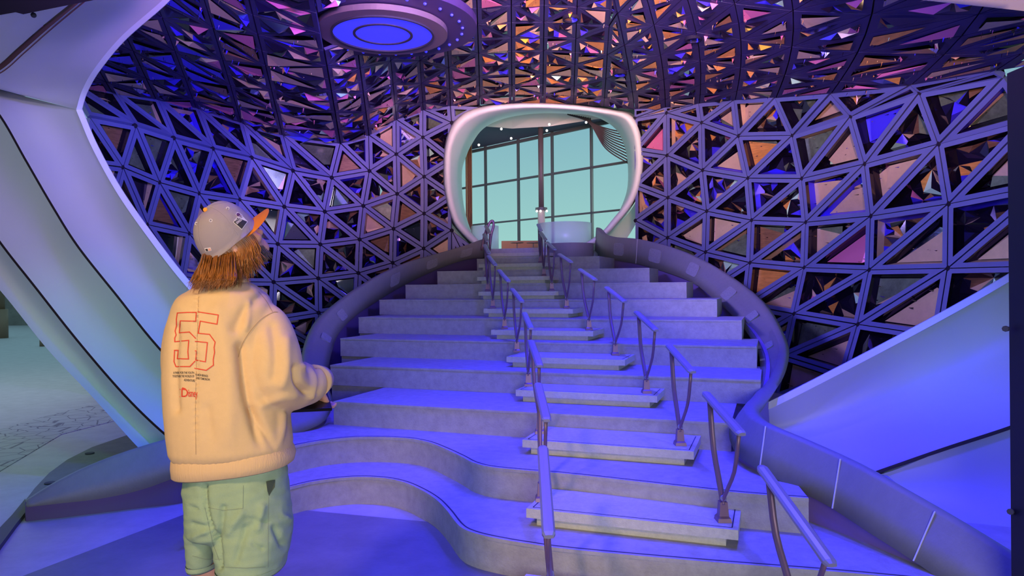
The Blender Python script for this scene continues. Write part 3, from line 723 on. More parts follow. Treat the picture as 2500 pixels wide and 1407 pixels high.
s2b = [(x - 4, y + 4, Y) for x, y, Y in s2]
ed = [(-330, 330, 6.1), (-150, 545, 5.95), (0, 709, 5.85), (115, 852, 5.75), (229, 973, 5.62), (338, 1094, 5.45), (400, 1150, 5.4), (440, 1200, 5.35)]
SP = {}
SP[0] = shell('shell_panel', 'curved white ceiling panel at the upper left above the kink', rimU, grU, rim=-11, bulge=0.25)
shell('shell_panel', 'small white panel in the upper left corner beyond the reddish groove', grU2, farU, bulge=0.1)
SP[1] = shell('shell_panel', 'broad white shell panel at the left whose thin bright rim borders the dome', rimL, s1, rim=-12, bulge=0.18)
SP[2] = shell('shell_panel', 'middle white shell panel at the left between two dark grooves', s1b, s2, bulge=0.12)
shell('shell_panel', 'outermost white shell panel at the left, beside the open floor', s2b, ed, bulge=0.1)
for c, lb in ((grU, 'wide'), (s1, 'thin'), (s2, 'thin')):
    w_ = 9 if lb == 'wide' else 5
    sg_ = 1 if lb == 'wide' else -1
    bm = bmesh.new(); S = spline(c, 50)
    loft(bm, [[at(p.x - w_, p.y - w_ * sg_, p.z + 0.05), at(p.x + w_ * .6, p.y + w_ * .6 * sg_, p.z + 0.05), at(p.x + w_ * .6, p.y + w_ * .6 * sg_, p.z + 0.09), at(p.x - w_, p.y - w_ * sg_, p.z + 0.09)] for p in S])
    link('groove_strip', bm, mat('red_groove', (0.16, 0.05, 0.07), 0.7) if lb == 'wide' else M_groove, SP[0 if lb == 'wide' else 1 if c is s1 else 2], label='wide reddish groove' if lb == 'wide' else 'thin dark groove')
rimR = [(2720, 520, 5.3), (2600, 600, 5.35), (2455, 690, 5.4), (2300, 778, 5.5), (2100, 884, 5.6), (1900, 986, 5.7), (1800, 1030, 5.7)]
seamR = [(2750, 930, 4.3), (2600, 990, 4.45), (2465, 1043, 4.6), (2300, 1097, 4.75), (2128, 1157, 4.9), (1990, 1125, 5.1), (1850, 1060, 5.35)]
lowR = [(2750, 1600, 3.7), (2640, 1530, 3.8), (2520, 1460, 3.9), (2380, 1380, 4.05), (2230, 1290, 4.2), (2100, 1220, 4.4), (1960, 1150, 4.7)]
SP[3] = shell('shell_panel', 'white triangular shell panel at the right between dome and banister', rimR, seamR, rim=14, bulge=0.35)
shell('shell_panel', 'lower right white shell panel just below the dark seam', [(x, y + 5, Y) for x, y, Y in seamR], lowR, bulge=0.2)
bm = bmesh.new(); S = spline(seamR[:5], 40)
loft(bm, [[at(p.x, p.y - 3, p.z - 0.02), at(p.x, p.y + 7, p.z - 0.0), at(p.x, p.y + 7, p.z + 0.09), at(p.x, p.y - 3, p.z + 0.09)] for p in S])
link('groove_strip', bm, M_groove, SP[3], label='dark seam')
shell('shell_panel', 'sliver of white shell at the top right corner', [(2120, -16, 4.9), (2250, 0, 4.85), (2380, 14, 4.8), (2500, 27, 4.75), (2650, 45, 4.7)], [(2120, -200, 4.0), (2250, -200, 4.0), (2380, -190, 4.0), (2500, -180, 4.0), (2650, -170, 4.0)], n=20)
# dark housing at the upper left corner
bm = bmesh.new(); o2 = [(-40, 44), (38, 30), (57, 35), (110, 24), (240, -2), (240, -60), (-40, -60)]
loft(bm, [[at(x, y, Y) for x, y in o2] for Y in (2.6, 3.1)])
o = link('projector_housing', bm, mat('navy_housing', (0.006, 0.006, 0.02), 0.8, spec=0.1)); tag(o, 'dark navy housing hanging in the upper left corner', 'projector')
bm = bmesh.new(); ball(bm, at(82, 37, 2.7), 0.010); link('sensor_knob', bm, M_darkline, o, smooth=True)

# ------------------------------------------------------------------ portal and the lounge behind it
pin = [(1101, 409), (1104, 366), (1115, 332), (1137, 304), (1170, 283), (1228, 269), (1306, 264), (1395, 268), (1468, 277), (1520, 290), (1544, 325), (1552, 390), (1545, 450), (1527, 495), (1497, 534), (1464, 570), (1395, 612), (1328, 630), (1255, 626), (1190, 603), (1141, 560), (1118, 527), (1104, 468)]
pbk = [(1128, 418), (1139, 380), (1152, 352), (1176, 318), (1212, 296), (1262, 283), (1320, 277), (1386, 278), (1450, 284), (1500, 312), (1522, 350), (1532, 395), (1532, 455), (1519, 500), (1495, 545), (1464, 582), (1395, 615), (1328, 632), (1262, 628), (1205, 612), (1160, 578), (1141, 538), (1130, 485)]
def closed_spline(P, n):
    P3 = [Vector((*p, 0)) for p in P]; m_ = len(P3); out = []
    for k in range(n):
        t = k / n * m_; i = int(t); u = t - i; a, b, c, d = (P3[(i + q_) % m_] for q_ in (-1, 0, 1, 2))
        out.append(0.5 * ((2 * b) + (c - a) * u + (2 * a - 5 * b + 4 * c - d) * u * u + (-a + 3 * b - 3 * c + d) * u ** 3))
    return out
po, pi_, pb = (closed_spline(P, 96) for P in (p_out, pin, pbk))
cx, cy = 1328, 435
rings = [[at(cx + (p.x - cx) * 1.02, cy + (p.y - cy) * 1.02, 12.4) for p in po], [at(p.x, p.y, 11.75) for p in po], [at(p.x * .9 + q.x * .1, p.y * .9 + q.y * .1, 11.62) for p, q in zip(po, pi_)], [at(p.x * .4 + q.x * .6, p.y * .4 + q.y * .6, 11.58) for p, q in zip(po, pi_)], [at(p.x, p.y, 11.66) for p in pi_],
         [at(p.x * .5 + q.x * .5, p.y * .5 + q.y * .5, 12.3) for p, q in zip(pi_, pb)], [at(p.x, p.y, 13.0) for p in pb], [at(cx + (p.x - cx) * 1.25, cy + (p.y - cy) * 1.25, 13.1) for p in pb]]
bm = bmesh.new(); loft(bm, rings, cap=False)
o = link('portal_ring', bm, M_portal, smooth=True); tag(o, 'thick smooth white ring around the round opening at the top of the stairs', 'opening')
# lounge ceiling + soffit
def pl(pts, name, m, th=0.05, parent=None, smooth=False):
    bm = bmesh.new(); P = [at(*p) for p in pts]; n_ = (P[1] - P[0]).cross(P[2] - P[0]).normalized() * th
    if n_.dot(P[0] - CAM) < 0: n_ = -n_
    loft(bm, [P, [p + n_ for p in P]]); return link(name, bm, m, parent)
WA, WB = at(1127, 460, 17.0), at(1531, 397, 13.5)
def win(px, z):  # point on window plane
    a = Vector((WA.x, WA.y)); b = Vector((WB.x, WB.y)); d = b - a; dx = (px - 1250) / F
    # a.x + t d.x = dx (a.y + t d.y)
    t = (dx * a.y - a.x) / (d.x - dx * d.y); p = a + d * t; return Vector((p.x, p.y, z))
ZT, ZM, ZL, ZB = 1.5 + (697 - 371) * 16.8 / F, 1.5 + (697.5 - 460) * 17.0 / F, 1.5 + (697.5 - 550) * 16.8 / F, 2.09
win0 = empty('window_1', win(1320, ZB), kind='structure')
def wbar(p, q, w_, parent=win0, name='mullion'):
    bm = bmesh.new(); d = (q - p); L = d.length; d.normalize(); s_ = Vector((WB.x - WA.x, WB.y - WA.y, 0)).normalized(); nn = s_.cross(Vector((0, 0, 1)))
    sd = d.cross(nn).normalized(); obox(bm, (p + q) / 2, d * L / 2, sd * w_ / 2, nn * 0.03); link(name, bm, M_mull, parent)
for px in (1060, 1188, 1268, 1351, 1447, 1560):
    wbar(win(px, ZB - 0.1), win(px, ZT + (0.1)), 0.036)
for z, w_ in ((ZT, 0.06), (ZM, 0.04), (ZL, 0.032)):
    wbar(win(1040, z), win(1600, z), w_, name='transom')
M_glass = mat('window_glass', (0.85, 1.0, 0.97), 0.02, trans=1.0, spec=0.3)
M_glass.node_tree.nodes['Principled BSDF'].inputs['IOR'].default_value = 1.02
bm = bmesh.new(); a, b = win(1040, 0), win(1600, 0); v = [bm.verts.new((p.x, p.y, z)) for p, z in ((a, ZB), (b, ZB), (b, ZT), (a, ZT))]; bm.faces.new(v)
link('pane', bm, M_glass, win0)
# wall above the window (navy soffit) and pale ceiling
bm = bmesh.new(); a, b = win(1030, 0), win(1620, 0)
loft(bm, [[Vector((a.x, a.y, ZT + .05)), Vector((b.x, b.y, ZT + .05)), Vector((b.x, b.y, ZT + .12)), Vector((a.x, a.y, ZT + .12))],
          [at(1100, 300, 14.2), at(1620, 283, 13.0), at(1620, 270, 13.0), at(1100, 290, 14.2)]])
o = link('soffit', bm, mat('navy_soffit', (0.05, 0.055, 0.10), 0.7)); tag(o, 'navy sloping soffit above the tall window', 'soffit', kind='structure')
bm = bmesh.new()
loft(bm, [[at(1100, 302, 14.1), at(1250, 314, 13.9), at(1340, 309, 13.6), at(1450, 292, 13.2), at(1560, 280, 13.0)],
          [at(1100, 262, 13.05), at(1250, 262, 13.05), at(1340, 262, 13.05), at(1450, 262, 13.02), at(1560, 262, 12.98)]], closed=False)
o = link('ceiling_lounge', bm, mat('lounge_ceiling', (0.55, 0.55, 0.50), 0.6)); o['kind'] = 'structure'
for k, (px, py) in enumerate(((1224, 315), (1248, 338), (1169, 354), (1335, 319), (1431, 299), (1341, 304))):
    bm = bmesh.new(); ball(bm, at(px, py, 13.05), 0.022, 10, 8)
    o = link('ceiling_spot', bm, mat('warm_bulb', (1, 1, 1), emit=(1, 0.98, 0.85), estr=2.5)); tag(o, 'tiny white ceiling spot in the round opening, ' + ('left end of the upper row', 'middle one of the navy soffit', 'leftmost, lowest on the navy soffit', 'upper one near the column', 'rightmost, beside the ropes', 'just right of the column, lower')[k], 'ceiling light', 'tiny ceiling spots in the lounge')
# lounge floor
bm = bmesh.new(); box(bm, -3.0, 4.0, 12.3, 17.8, 1.95, 2.09); link('floor_lounge', bm, M_floor, kind='structure')
# column with collar lamps
c = at(1322, 560, 13.9); col = empty('column', (c.x, c.y, 2.09), 'dark round column with a pale base standing in front of the tall window', 'column')
zc = at(1328, 513, 13.9).z; zt = at(1316, 300, 13.9).z
bm = bmesh.new(); tube(bm, [Vector((c.x, c.y, zc)), Vector((c.x, c.y, zt))], 0.052, 24); link('shaft', bm, mat('column_brown', (0.08, 0.06, 0.055), 0.5), col, smooth=True)
bm = bmesh.new(); tube(bm, [Vector((c.x, c.y, 2.09)), Vector((c.x, c.y, zc))], 0.07, 24); link('base_sleeve', bm, mat('sleeve_cream', (0.40, 0.36, 0.30), 0.6), col, smooth=True)
bm = bmesh.new(); tube(bm, [Vector((c.x, c.y, zc - 0.01)), Vector((c.x, c.y, zc + 0.045))], 0.115, 24); link('collar', bm, M_mull, col)
for dx in (-0.09, -0.02, 0.10):
    bm = bmesh.new(); ball(bm, (c.x + dx, c.y - 0.10, zc - 0.03), 0.022, 10, 8); link('globe_bulb', bm, MATS['warm_bulb'], col, smooth=True)
# brown drape at the left of the window
bm = bmesh.new(); rings = []
for k in range(7):
    t = k / 6; py = 625 + (340 - 625) * t; row = []
    for i in range(25):
        u = i / 24; px = 1136 + 16 * u + (1 - t) * 2; p = at(px, py, 14.6 + 0.06 * math.sin(u * 19)); row.append(p)
    rings.append(row)
loft(bm, rings, closed=False); o = link('drape', bm, mat('brown_drape', (0.22, 0.12, 0.05), 0.7), smooth=True); tag(o, 'narrow brown drape hanging at the left side of the tall window', 'curtain')
# dark strands of hanging rope at upper right of window
ro = empty('rope_swag', at(1440, 295, 13.3), 'dark swagged ropes hanging at the upper right of the tall window', 'rope swag')
for k in range(11):
    t = k / 10; bm = bmesh.new()
    s_ = (1385 + 55 * t, 279 + 9 * t); m1 = (1438 + 10 * t, 300 + 2 * t); e = (1535, 400 - 75 * t)
    q = spline([at(*s_, 13.15), at(*m1, 13.15), at(m1[0] + (e[0] - m1[0]) * .5 - 8 + 6 * t, m1[1] + (e[1] - m1[1]) * .62, 13.15), at(*e, 13.15)], 22)
    tube(bm, q, 0.012, 6); link('rope', bm, mat('rope_dark', (0.03, 0.02, 0.025), 0.8), ro, smooth=True)
# curved drum parapet + frosted glass + bench + tables
def arcwall(c, r, a0, a1, z0, z1, th, n=40):
    bm = bmesh.new(); rings = []
    for k in range(n + 1):
        a = a0 + (a1 - a0) * k / n; d = Vector((math.cos(a), math.sin(a), 0))
        rings.append([c + d * r + Vector((0, 0, z0)), c + d * r + Vector((0, 0, z1)), c + d * (r - th) + Vector((0, 0, z1)), c + d * (r - th) + Vector((0, 0, z0))])
    loft(bm, rings); return bm
cc = at(1392, 620, 11.35); cc.z = 0
zp = at(1392, 592, 10.95).z; z0p = 1.905
o = link('drum_parapet', arcwall(cc, 0.37, math.pi, 2 * math.pi, z0p, zp, 0.05), M_ban, smooth=False); tag(o, 'rounded grey parapet beside the topmost steps', 'parapet')
MG = mat('frosted_glass', (0.45, 0.60, 0.58), 0.3, alpha=0.55)
cg = at(1380, 600, 12.6); cg.z = 0
o = link('glass_balustrade', arcwall(cg, 0.46, math.pi * 1.02, 1.98 * math.pi, 2.09, at(1380, 546, 12.6).z, 0.015), MG, smooth=True); tag(o, 'curved grey glass balustrade behind the rounded parapet', 'balustrade')
cg = at(1185, 600, 12.7); cg.z = 0
o = link('glass_balustrade', arcwall(cg, 0.25, math.pi * 1.0, 1.9 * math.pi, 2.09, at(1185, 553, 12.7).z, 0.015), MG, smooth=True); tag(o, 'small curved glass balustrade at the left of the top landing', 'balustrade')
be = empty('bench', at(1270, 607, 15.2), 'orange brown upholstered bench below the window', 'bench')
bm = bmesh.new(); pA, pB = at(1226, 607, 15.2), at(1318, 607, 14.6)
d = (pB - pA).normalized(); nn = d.cross(Vector((0, 0, 1)))
obox(bm, (pA + pB) / 2 + Vector((0, 0, 0.06)), d * (pB - pA).length / 2, nn * 0.03, Vector((0, 0, 0.10))); bevel(bm, 0.01); link('backrest', bm, mat('bench_orange', (0.36, 0.12, 0.06), 0.6), be)
bm = bmesh.new(); obox(bm, (pA + pB) / 2 + nn * 0.14 - Vector((0, 0, 0.08)), d * (pB - pA).length / 2, nn * 0.12, Vector((0, 0, 0.06))); link('seat', bm, MATS['bench_orange'], be)
for px, nm in ((1262, 'left'), (1302, 'right')):
    c = at(px, 594, 14.0); tb = empty('cafe_table', (c.x, c.y, 2.09), 'small round dark cafe table, the %s one before the orange bench' % nm, 'table', 'cafe tables before the bench')
    bm = bmesh.new(); tube(bm, [c, c + Vector((0, 0, 0.015))], 0.13, 20); link('tabletop', bm, mat('table_brown', (0.16, 0.08, 0.05), 0.5), tb)
    bm = bmesh.new(); tube(bm, [Vector((c.x, c.y, 2.09)), c], 0.013, 10); link('pedestal', bm, MATS['table_brown'], tb)
# handrail loops at the top left
hl = empty('loop_handrail', at(1190, 600, 11.3), 'curled dark handrail end at the top left of the stairs', 'handrail')
bm = bmesh.new(); q = spline([at(1176, 612, 11.2), at(1183, 575, 11.2), at(1195, 545, 11.2), at(1203, 540, 11.2), at(1205, 552, 11.2), at(1199, 575, 11.2), at(1195, 612, 11.2)], 24); tube(bm, q, 0.02, 8); link('loop', bm, M_bronze, hl, smooth=True)

# ------------------------------------------------------------------ the visitor
PY = 2.5
def Q(x, y, d=0.0): return at(x, y, PY + d)
def remesh(o, voxel, smooth_it=6):
    md = o.modifiers.new('r', 'REMESH'); md.mode = 'VOXEL'; md.voxel_size = voxel; md.use_smooth_shade = True
    sm = o.modifiers.new('s', 'SMOOTH'); sm.iterations = smooth_it; sm.factor = 0.5
    dg = bpy.context.evaluated_depsgraph_get(); me = bpy.data.meshes.new_from_object(o.evaluated_get(dg))
    o.modifiers.clear(); mats = list(o.data.materials); o.data = me
    if not me.materials:
        for m_ in mats: me.materials.append(m_)
    for p in me.polygons: p.use_smooth = True
    return o
def pring(yl, xl, xr, yr, dh, dc=0.0, n=40, e=2.4):
    """ring from left/right picture positions, half depth dh"""
    L = Q(xl, yl, dc); R = Q(xr, yr, dc); c = (L + R) / 2; ax = (R - L) / 2; out = []
    for k in range(n):
        a = 2 * math.pi * k / n; ca, sa = math.cos(a), math.sin(a)
        out.append(c + ax * (abs(ca) ** (2 / e)) * (1 if ca > 0 else -1) + Vector((0, 1, 0)) * dh * (abs(sa) ** (2 / e)) * (1 if sa > 0 else -1))
    return out
man = empty('person', (Q(575, 800).x, PY, 0), 'man seen from behind in cream sweatshirt, green shorts and grey cap looking up', 'person')
M_skin = mat('skin', (0.55, 0.27, 0.18), 0.5, var=0.08, vscale=30)
M_shirt = mat('cream_fleece', (0.64, 0.43, 0.21), 0.9, var=0.03, vscale=40, bump=0.15, bscale=400)
M_short = mat('sage_twill', (0.27, 0.37, 0.22), 0.85, var=0.08, vscale=18, bump=0.2, bscale=300)
# head frame
Fh = Vector((0.68, 0.35, 0.60)).normalized(); Uh = Vector((-0.45, -0.45, 0.77)); Uh = (Uh - Fh * Uh.dot(Fh)).normalized(); Sh = Fh.cross(Uh).normalized()
HC = Q(556, 585, 0.02)
def hp(f, s, u): return HC + Fh * f + Sh * s + Uh * u
# body: one continuous surface
bm = bmesh.new()
def limb(pts, rad, seg=16): tube(bm, spline(pts, 4 * len(pts)), [r.x for r in spline([(r, 0, 0) for r in rad], 4 * len(pts))], seg, round_caps=True)
def zq(x, z, d=0.0): return Vector((Q(x, 800, d).x, PY + d, z))
limb([zq(575, 0.86), zq(572, 1.0), zq(570, 1.2), zq(560, 1.38), zq(558, 1.44)], [0.128, 0.118, 0.118, 0.105, 0.06])       # trunk
limb([zq(558, 1.42), Q(565, 655, 0.02), Q(570, 620, 0.03)], [0.06, 0.055, 0.06])   # neck
for lx, dd, hx in ((505, 0.09, 515), (612, -0.01, 612)):
    limb([zq(hx + (15 if lx < 550 else -15), 0.86, dd * .5), zq(lx, 0.62, dd), zq(lx, 0.48, dd), zq(lx + 4, 0.40, dd + 0.02), zq(lx + 2, 0.30, dd - 0.01), zq(lx, 0.16, dd), zq(lx, 0.08, dd)], [0.095, 0.078, 0.062, 0.056, 0.060, 0.040, 0.038])
    limb([zq(lx, 0.06, dd - 0.04), zq(lx + 12, 0.045, dd + 0.08), zq(lx + 20, 0.03, dd + 0.18)], [0.038, 0.042, 0.028])
# arms
aR = [Q(645, 772, 0.02), Q(662, 855, -0.02), Q(682, 948, -0.03), Q(735, 948, 0.10), Q(771, 942, 0.21)]
limb(aR, [0.045, 0.046, 0.044, 0.038, 0.028])
aL = [Q(450, 765, 0.05), Q(440, 850, 0.03), Q(450, 940, 0.07), Q(520, 930, 0.22), Q(570, 935, 0.34)]
limb(aL, [0.04, 0.046, 0.043, 0.038, 0.028])
# hands with fingers
def hand(w_, dirv, palm, sidev, curl):
    dirv = dirv.normalized(); sidev = (sidev - dirv * sidev.dot(dirv)).normalized(); nrm = dirv.cross(sidev).normalized() * curl
    P = w_
    for k in range(4):
        o_ = sidev * (0.027 - 0.018 * k); limb([P + o_ * 0.5, P + dirv * 0.075 + o_], [0.014, 0.012], 10)
        L = (0.036, 0.041, 0.038, 0.030)[k]; b = P + dirv * 0.078 + o_
        p1 = b + dirv * L + nrm * 0.006; p2 = p1 + dirv * L * 0.5 + nrm * L * 0.55; p3 = p2 + dirv * L * 0.1 + nrm * L * 0.6
        limb([b, p1, p2, p3], [0.0095, 0.009, 0.0085, 0.0075], 10)
    t0 = P + dirv * 0.02 + sidev * 0.03; limb([t0, t0 + dirv * 0.03 + sidev * 0.028, t0 + dirv * 0.055 + sidev * 0.030 + nrm * 0.012], [0.013, 0.011, 0.009], 10)
hand(Q(771, 944, 0.215), Q(786, 985, 0.27) - Q(771, 944, 0.215), None, Vector((-1, 0.5, 0.1)), 1)
hand(Q(570, 935, 0.34), Vector((1, 0.3, 0)), None, Vector((0, 0, 1)), 1)
# skull and face
def hb(f, s, u, r): 
    M_ = Matrix((( Fh.x, Sh.x, Uh.x, 0), (Fh.y, Sh.y, Uh.y, 0), (Fh.z, Sh.z, Uh.z, 0), (0, 0, 0, 1)))
    bmesh.ops.create_uvsphere(bm, u_segments=20, v_segments=14, radius=1, matrix=Matrix.Translation(hp(f, s, u)) @ M_ @ Matrix.Diagonal((*r, 1)))
hb(0.0, 0, 0.0, (0.098, 0.077, 0.095)); hb(0.035, 0, -0.065, (0.062, 0.060, 0.062)); hb(0.07, 0, -0.095, (0.032, 0.036, 0.028))
hb(0.100, 0, -0.045, (0.017, 0.011, 0.015)); hb(0.090, 0, -0.025, (0.012, 0.009, 0.026)); hb(0.072, 0.03, -0.022, (0.02, 0.024, 0.016)); hb(0.072, -0.03, -0.022, (0.02, 0.024, 0.016)); hb(0.074, 0, -0.004, (0.018, 0.045, 0.014))
hb(0.09, 0, -0.076, (0.012, 0.024, 0.010)); hb(0.07, 0.045, -0.045, (0.025, 0.02, 0.02)); hb(0.07, -0.045, -0.045, (0.025, 0.02, 0.02))
for s_ in (-1, 1): hb(-0.005, 0.078 * s_, -0.035, (0.018, 0.010, 0.030)); hb(-0.012, 0.084 * s_, -0.028, (0.012, 0.008, 0.02))
body = link('body', bm, M_skin, man); remesh(body, 0.0055, 3)
for s_ in (-1, 1):
    bm = bmesh.new(); ball(bm, hp(0.080, 0.030 * s_, -0.020), 0.0115); link('eye', bm, mat('eye_white', (0.7, 0.7, 0.7), 0.2), man, smooth=True)
# shoes (below the frame)
for lx, dd in ((505, 0.09), (612, -0.01)):
    bm = bmesh.new(); c = zq(lx + 12, 0.05, dd + 0.06)
    rings = []
    for t, wd, h in ((-0.14, 0.02, 0.05), (-0.12, 0.042, 0.085), (-0.05, 0.046, 0.10), (0.03, 0.048, 0.08), (0.10, 0.052, 0.06), (0.15, 0.045, 0.05), (0.175, 0.02, 0.035)):
        rings.append([c + Vector((math.cos(a) * wd + t * 0.12, t, -0.046 + max(0, (math.sin(a) + 0.55)) / 1.55 * h)) for a in [2 * math.pi * k / 14 for k in range(14)]])
    loft(bm, rings); link('shoe', bm, mat('shoe_grey', (0.2, 0.2, 0.22), 0.7), man, smooth=True)
# sweatshirt
bm = bmesh.new()
R_ = [(700, 498, 606, 690, .060, .01), (705, 478, 622, 697, .085, .01), (722, 452, 648, 716, .115, .0), (750, 432, 664, 748, .135, .0), (790, 420, 672, 790, .150, 0), (850, 412, 676, 850, .160, 0), (920, 410, 688, 920, .168, 0), (1000, 413, 700, 990, .175, 0), (1060, 418, 706, 1048, .175, 0), (1100, 424, 710, 1082, .172, 0), (1118, 431, 708, 1096, .160, 0)]
loft(bm, [pring(yl, xl, xr, yr, dh, dc) for yl, xl, xr, yr, dh, dc in R_])
def slv(pts, rad): tube(bm, spline(pts, 30), [r.x for r in spline([(r, 0, 0) for r in rad], 30)], 22, round_caps=True)
slv([Q(628, 765, 0.02), Q(652, 800, 0.0), Q(664, 860, -0.03), Q(678, 925, -0.04), Q(705, 948, 0.03), Q(742, 945, 0.11), Q(762, 934, 0.17)], [0.058, 0.078, 0.094, 0.092, 0.082, 0.072, 0.066])
slv([Q(462, 765, 0.03), Q(452, 800, 0.02), Q(449, 860, 0.0), Q(454, 915, 0.01), Q(480, 930, 0.10), Q(525, 930, 0.22), Q(555, 932, 0.30)], [0.05, 0.062, 0.072, 0.072, 0.066, 0.06, 0.052])
shirt = link('sweatshirt', bm, M_shirt, man); remesh(shirt, 0.0075, 5)
# folds : soft ridges / valleys along picture lines on the cloth
folds = [([(480, 700), (481, 820), (478, 960), (477, 1130)], -0.006, 5, 0), ([(530, 760), (560, 900), (560, 1080)], 0.006, 22, 0), ([(588, 850), (600, 950), (625, 1050), (642, 1110)], -0.016, 13, 0), ([(615, 1000), (650, 1060), (672, 1110)], -0.010, 8, 0),
         ([(575, 800), (598, 760), (640, 720)], -0.008, 14, 0), ([(610, 740), (600, 800)], 0.006, 9, 0), ([(665, 800), (672, 860), (668, 920)], -0.007, 12, 0), ([(700, 830), (700, 900), (690, 940)], 0.006, 12, 0),
         ([(722, 900), (728, 935), (748, 958)], -0.014, 8, 1), ([(745, 895), (765, 925), (758, 968)], 0.010, 8, 1), ([(770, 895), (782, 930), (775, 960)], -0.007, 5, 1), ([(640, 990), (680, 975), (720, 968)], 0.005, 10, 1),
         ([(505, 1000), (515, 1080), (508, 1130)], -0.005, 12, 0), ([(430, 800), (425, 900), (430, 1000)], -0.008, 10, 0), ([(690, 1010), (688, 1060), (680, 1100)], 0.008, 8, 0), ([(440, 740), (470, 790), (500, 900)], 0.004, 18, 0)]
fl = [(spline([(*p, 0) for p in ps], 30), am, wd) for ps, am, wd, _ in folds]
me = shirt.data; cox = []
for v in me.vertices:
    p = topx(v.co); d = 0; fade = min(1.0, max(0.0, (1105 - p[1]) / 60))
    if v.normal.y < 0.35:
        for S_, am, wd in fl:
            m_ = min(((q.x - p[0]) ** 2 + (q.y - p[1]) ** 2) for q in S_)
            if m_ < wd * wd * 9: d += 1.6 * fade * am * math.exp(-m_ / (wd * wd))
    d += 0.005 * noise.noise(Vector((v.co.x * 9, v.co.y * 9, v.co.z * 3.5)))
    if 1085 < p[1] < 1140: d += 0.0009 * math.sin(p[0] * 0.42) * (p[1] - 1085) / 50
    cox.append(v.co + v.normal * d)
for v, c in zip(me.vertices, cox): v.co = c
me.update()
# ribbed hem band and collar
bm = bmesh.new()
hemr = [(1105, 436, 704, 1083, .158), (1118, 431, 712, 1096, .163), (1134, 430, 716, 1110, .164), (1156, 432, 712, 1128, .160), (1160, 436, 706, 1131, .152), (1145, 442, 700, 1118, .145)]
loft(bm, [pring(yl, xl, xr, yr, dh, 0, 90) for yl, xl, xr, yr, dh in hemr], cap=False)
hem = link('ribbed_hem', bm, mat('rib_cream', (0.64, 0.42, 0.21), 0.9, bump=0.3, bscale=200, stretch=(1, 1, 0.05)), man, smooth=True)
bm = bmesh.new(); loft(bm, [pring(y, 500 + k, 604 - k, y - 8, .062, .012, 40) for y, k in ((704, -4), (692, 0), (686, 3), (690, 8))], cap=False)
link('collar', bm, MATS['rib_cream'], man, smooth=True)
bm = bmesh.new(); tube(bm, [Q(768, 932, 0.16), Q(786, 926, 0.215)], [0.064, 0.050], 22); link('cuff', bm, MATS['rib_cream'], man, smooth=True)
# prints, cast onto the cloth
bv = BVHTree.FromPolygons([v.co for v in me.vertices], [p.vertices for p in me.polygons])
def cast(px, py, lift=0.002, tree=None):
    d = (at(px, py, 1.0) - CAM).normalized(); h = (tree or bv).ray_cast(CAM + d * 1.2, d)
    if h[0] is None: return None
    return h[0] - d * lift
def strip(bm, pts, w_, step=5.0, tree=None, lift=0.002):
    P = [Vector(p) for p in pts]
    for a, b in zip(P, P[1:]):
        L = (b - a).length; n_ = max(1, int(L / step)); d = (b - a) / max(L, 1e-6); nn = Vector((-d.y, d.x)) * w_ / 2; last = None
        for k in range(n_ + 1):
            p = a + (b - a) * k / n_
            if k == 0: p = p - d * w_ * 0.4
            if k == n_: p = p + d * w_ * 0.4
            u, v_ = cast(*(p + nn), tree=tree, lift=lift), cast(*(p - nn), tree=tree, lift=lift)
            if u is None or v_ is None: last = None; continue
            cur = (bm.verts.new(u), bm.verts.new(v_))
            if last: bm.faces.new((last[0], last[1], cur[1], cur[0]))
            last = cur
def zz(l): return [(400 + x / 5.2125, 730 + y / 5.2125) for x, y in l]
five1 = zz([(170, 180), (300, 172), (412, 172), (405, 285), (208, 280), (196, 432), (325, 422), (402, 502)]); five1b = zz([(170, 180), (158, 260), (160, 340), (142, 410), (155, 460), (137, 500), (138, 546), (316, 528), (305, 670), (312, 765), (170, 762), (182, 655), (135, 655), (128, 800), (152, 862), (330, 862), (394, 795)])
five2 = zz([(432, 165), (692, 205), (675, 322), (462, 283), (435, 438), (580, 452), (652, 550), (638, 620), (645, 680), (628, 770), (630, 845), (538, 910), (392, 884)]); five2b = zz([(400, 542), (553, 556), (545, 640), (528, 802), (405, 780), (414, 664), (400, 662)])
bm = bmesh.new()
for pl_ in (five1, five1b, five2, five2b): strip(bm, pl_, 2.4)
link('number_print', bm, mat('print_red', (0.62, 0.045, 0.015), 0.7), man, label='red outlined number 55')
def text_print(s, x0, y0, size, name, m_, dy=0.0, sx=1.0, fit=None, tree=None, rot=0.0, parent=None, bold=0.0, label=None, lift=0.002):
    cu = bpy.data.curves.new('t', 'FONT'); cu.body = s; cu.size = 1; cu.offset = bold; to = bpy.data.objects.new('t', cu); COL.objects.link(to)
    dg = bpy.context.evaluated_depsgraph_get(); tm = bpy.data.meshes.new_from_object(to.evaluated_get(dg)); bpy.data.objects.remove(to)
    if fit: sx = fit / (size * (max(v.co.x for v in tm.vertices) - min(v.co.x for v in tm.vertices)))
    bm = bmesh.new(); bm.from_mesh(tm); bmesh.ops.triangulate(bm, faces=bm.faces); bad = []
    for v in bm.verts:
        x, y = v.co.x * size * sx, v.co.y * size
        X, Y_ = x * math.cos(rot) + y * math.sin(rot), -y * math.cos(rot) + x * math.sin(rot)
        p = cast(x0 + X, y0 + Y_ + dy * X, lift, tree)
        if p is None: bad.append(v)
        else: v.co = p
    bmesh.ops.delete(bm, geom=bad, context='VERTS')
    return link(name, bm, m_, parent or man, label=label)
M_ink = mat('print_black', (0.03, 0.025, 0.02), 0.7)
text_print('A PARK FOR THE YOUTH', 423, 913, 7.6, 'slogan_print', M_ink, 0.0, fit=51, bold=0.012)
text_print('WHICH BRINGS', 476.5, 917, 7.6, 'slogan_print', M_ink, 0.14, fit=31, bold=0.012)
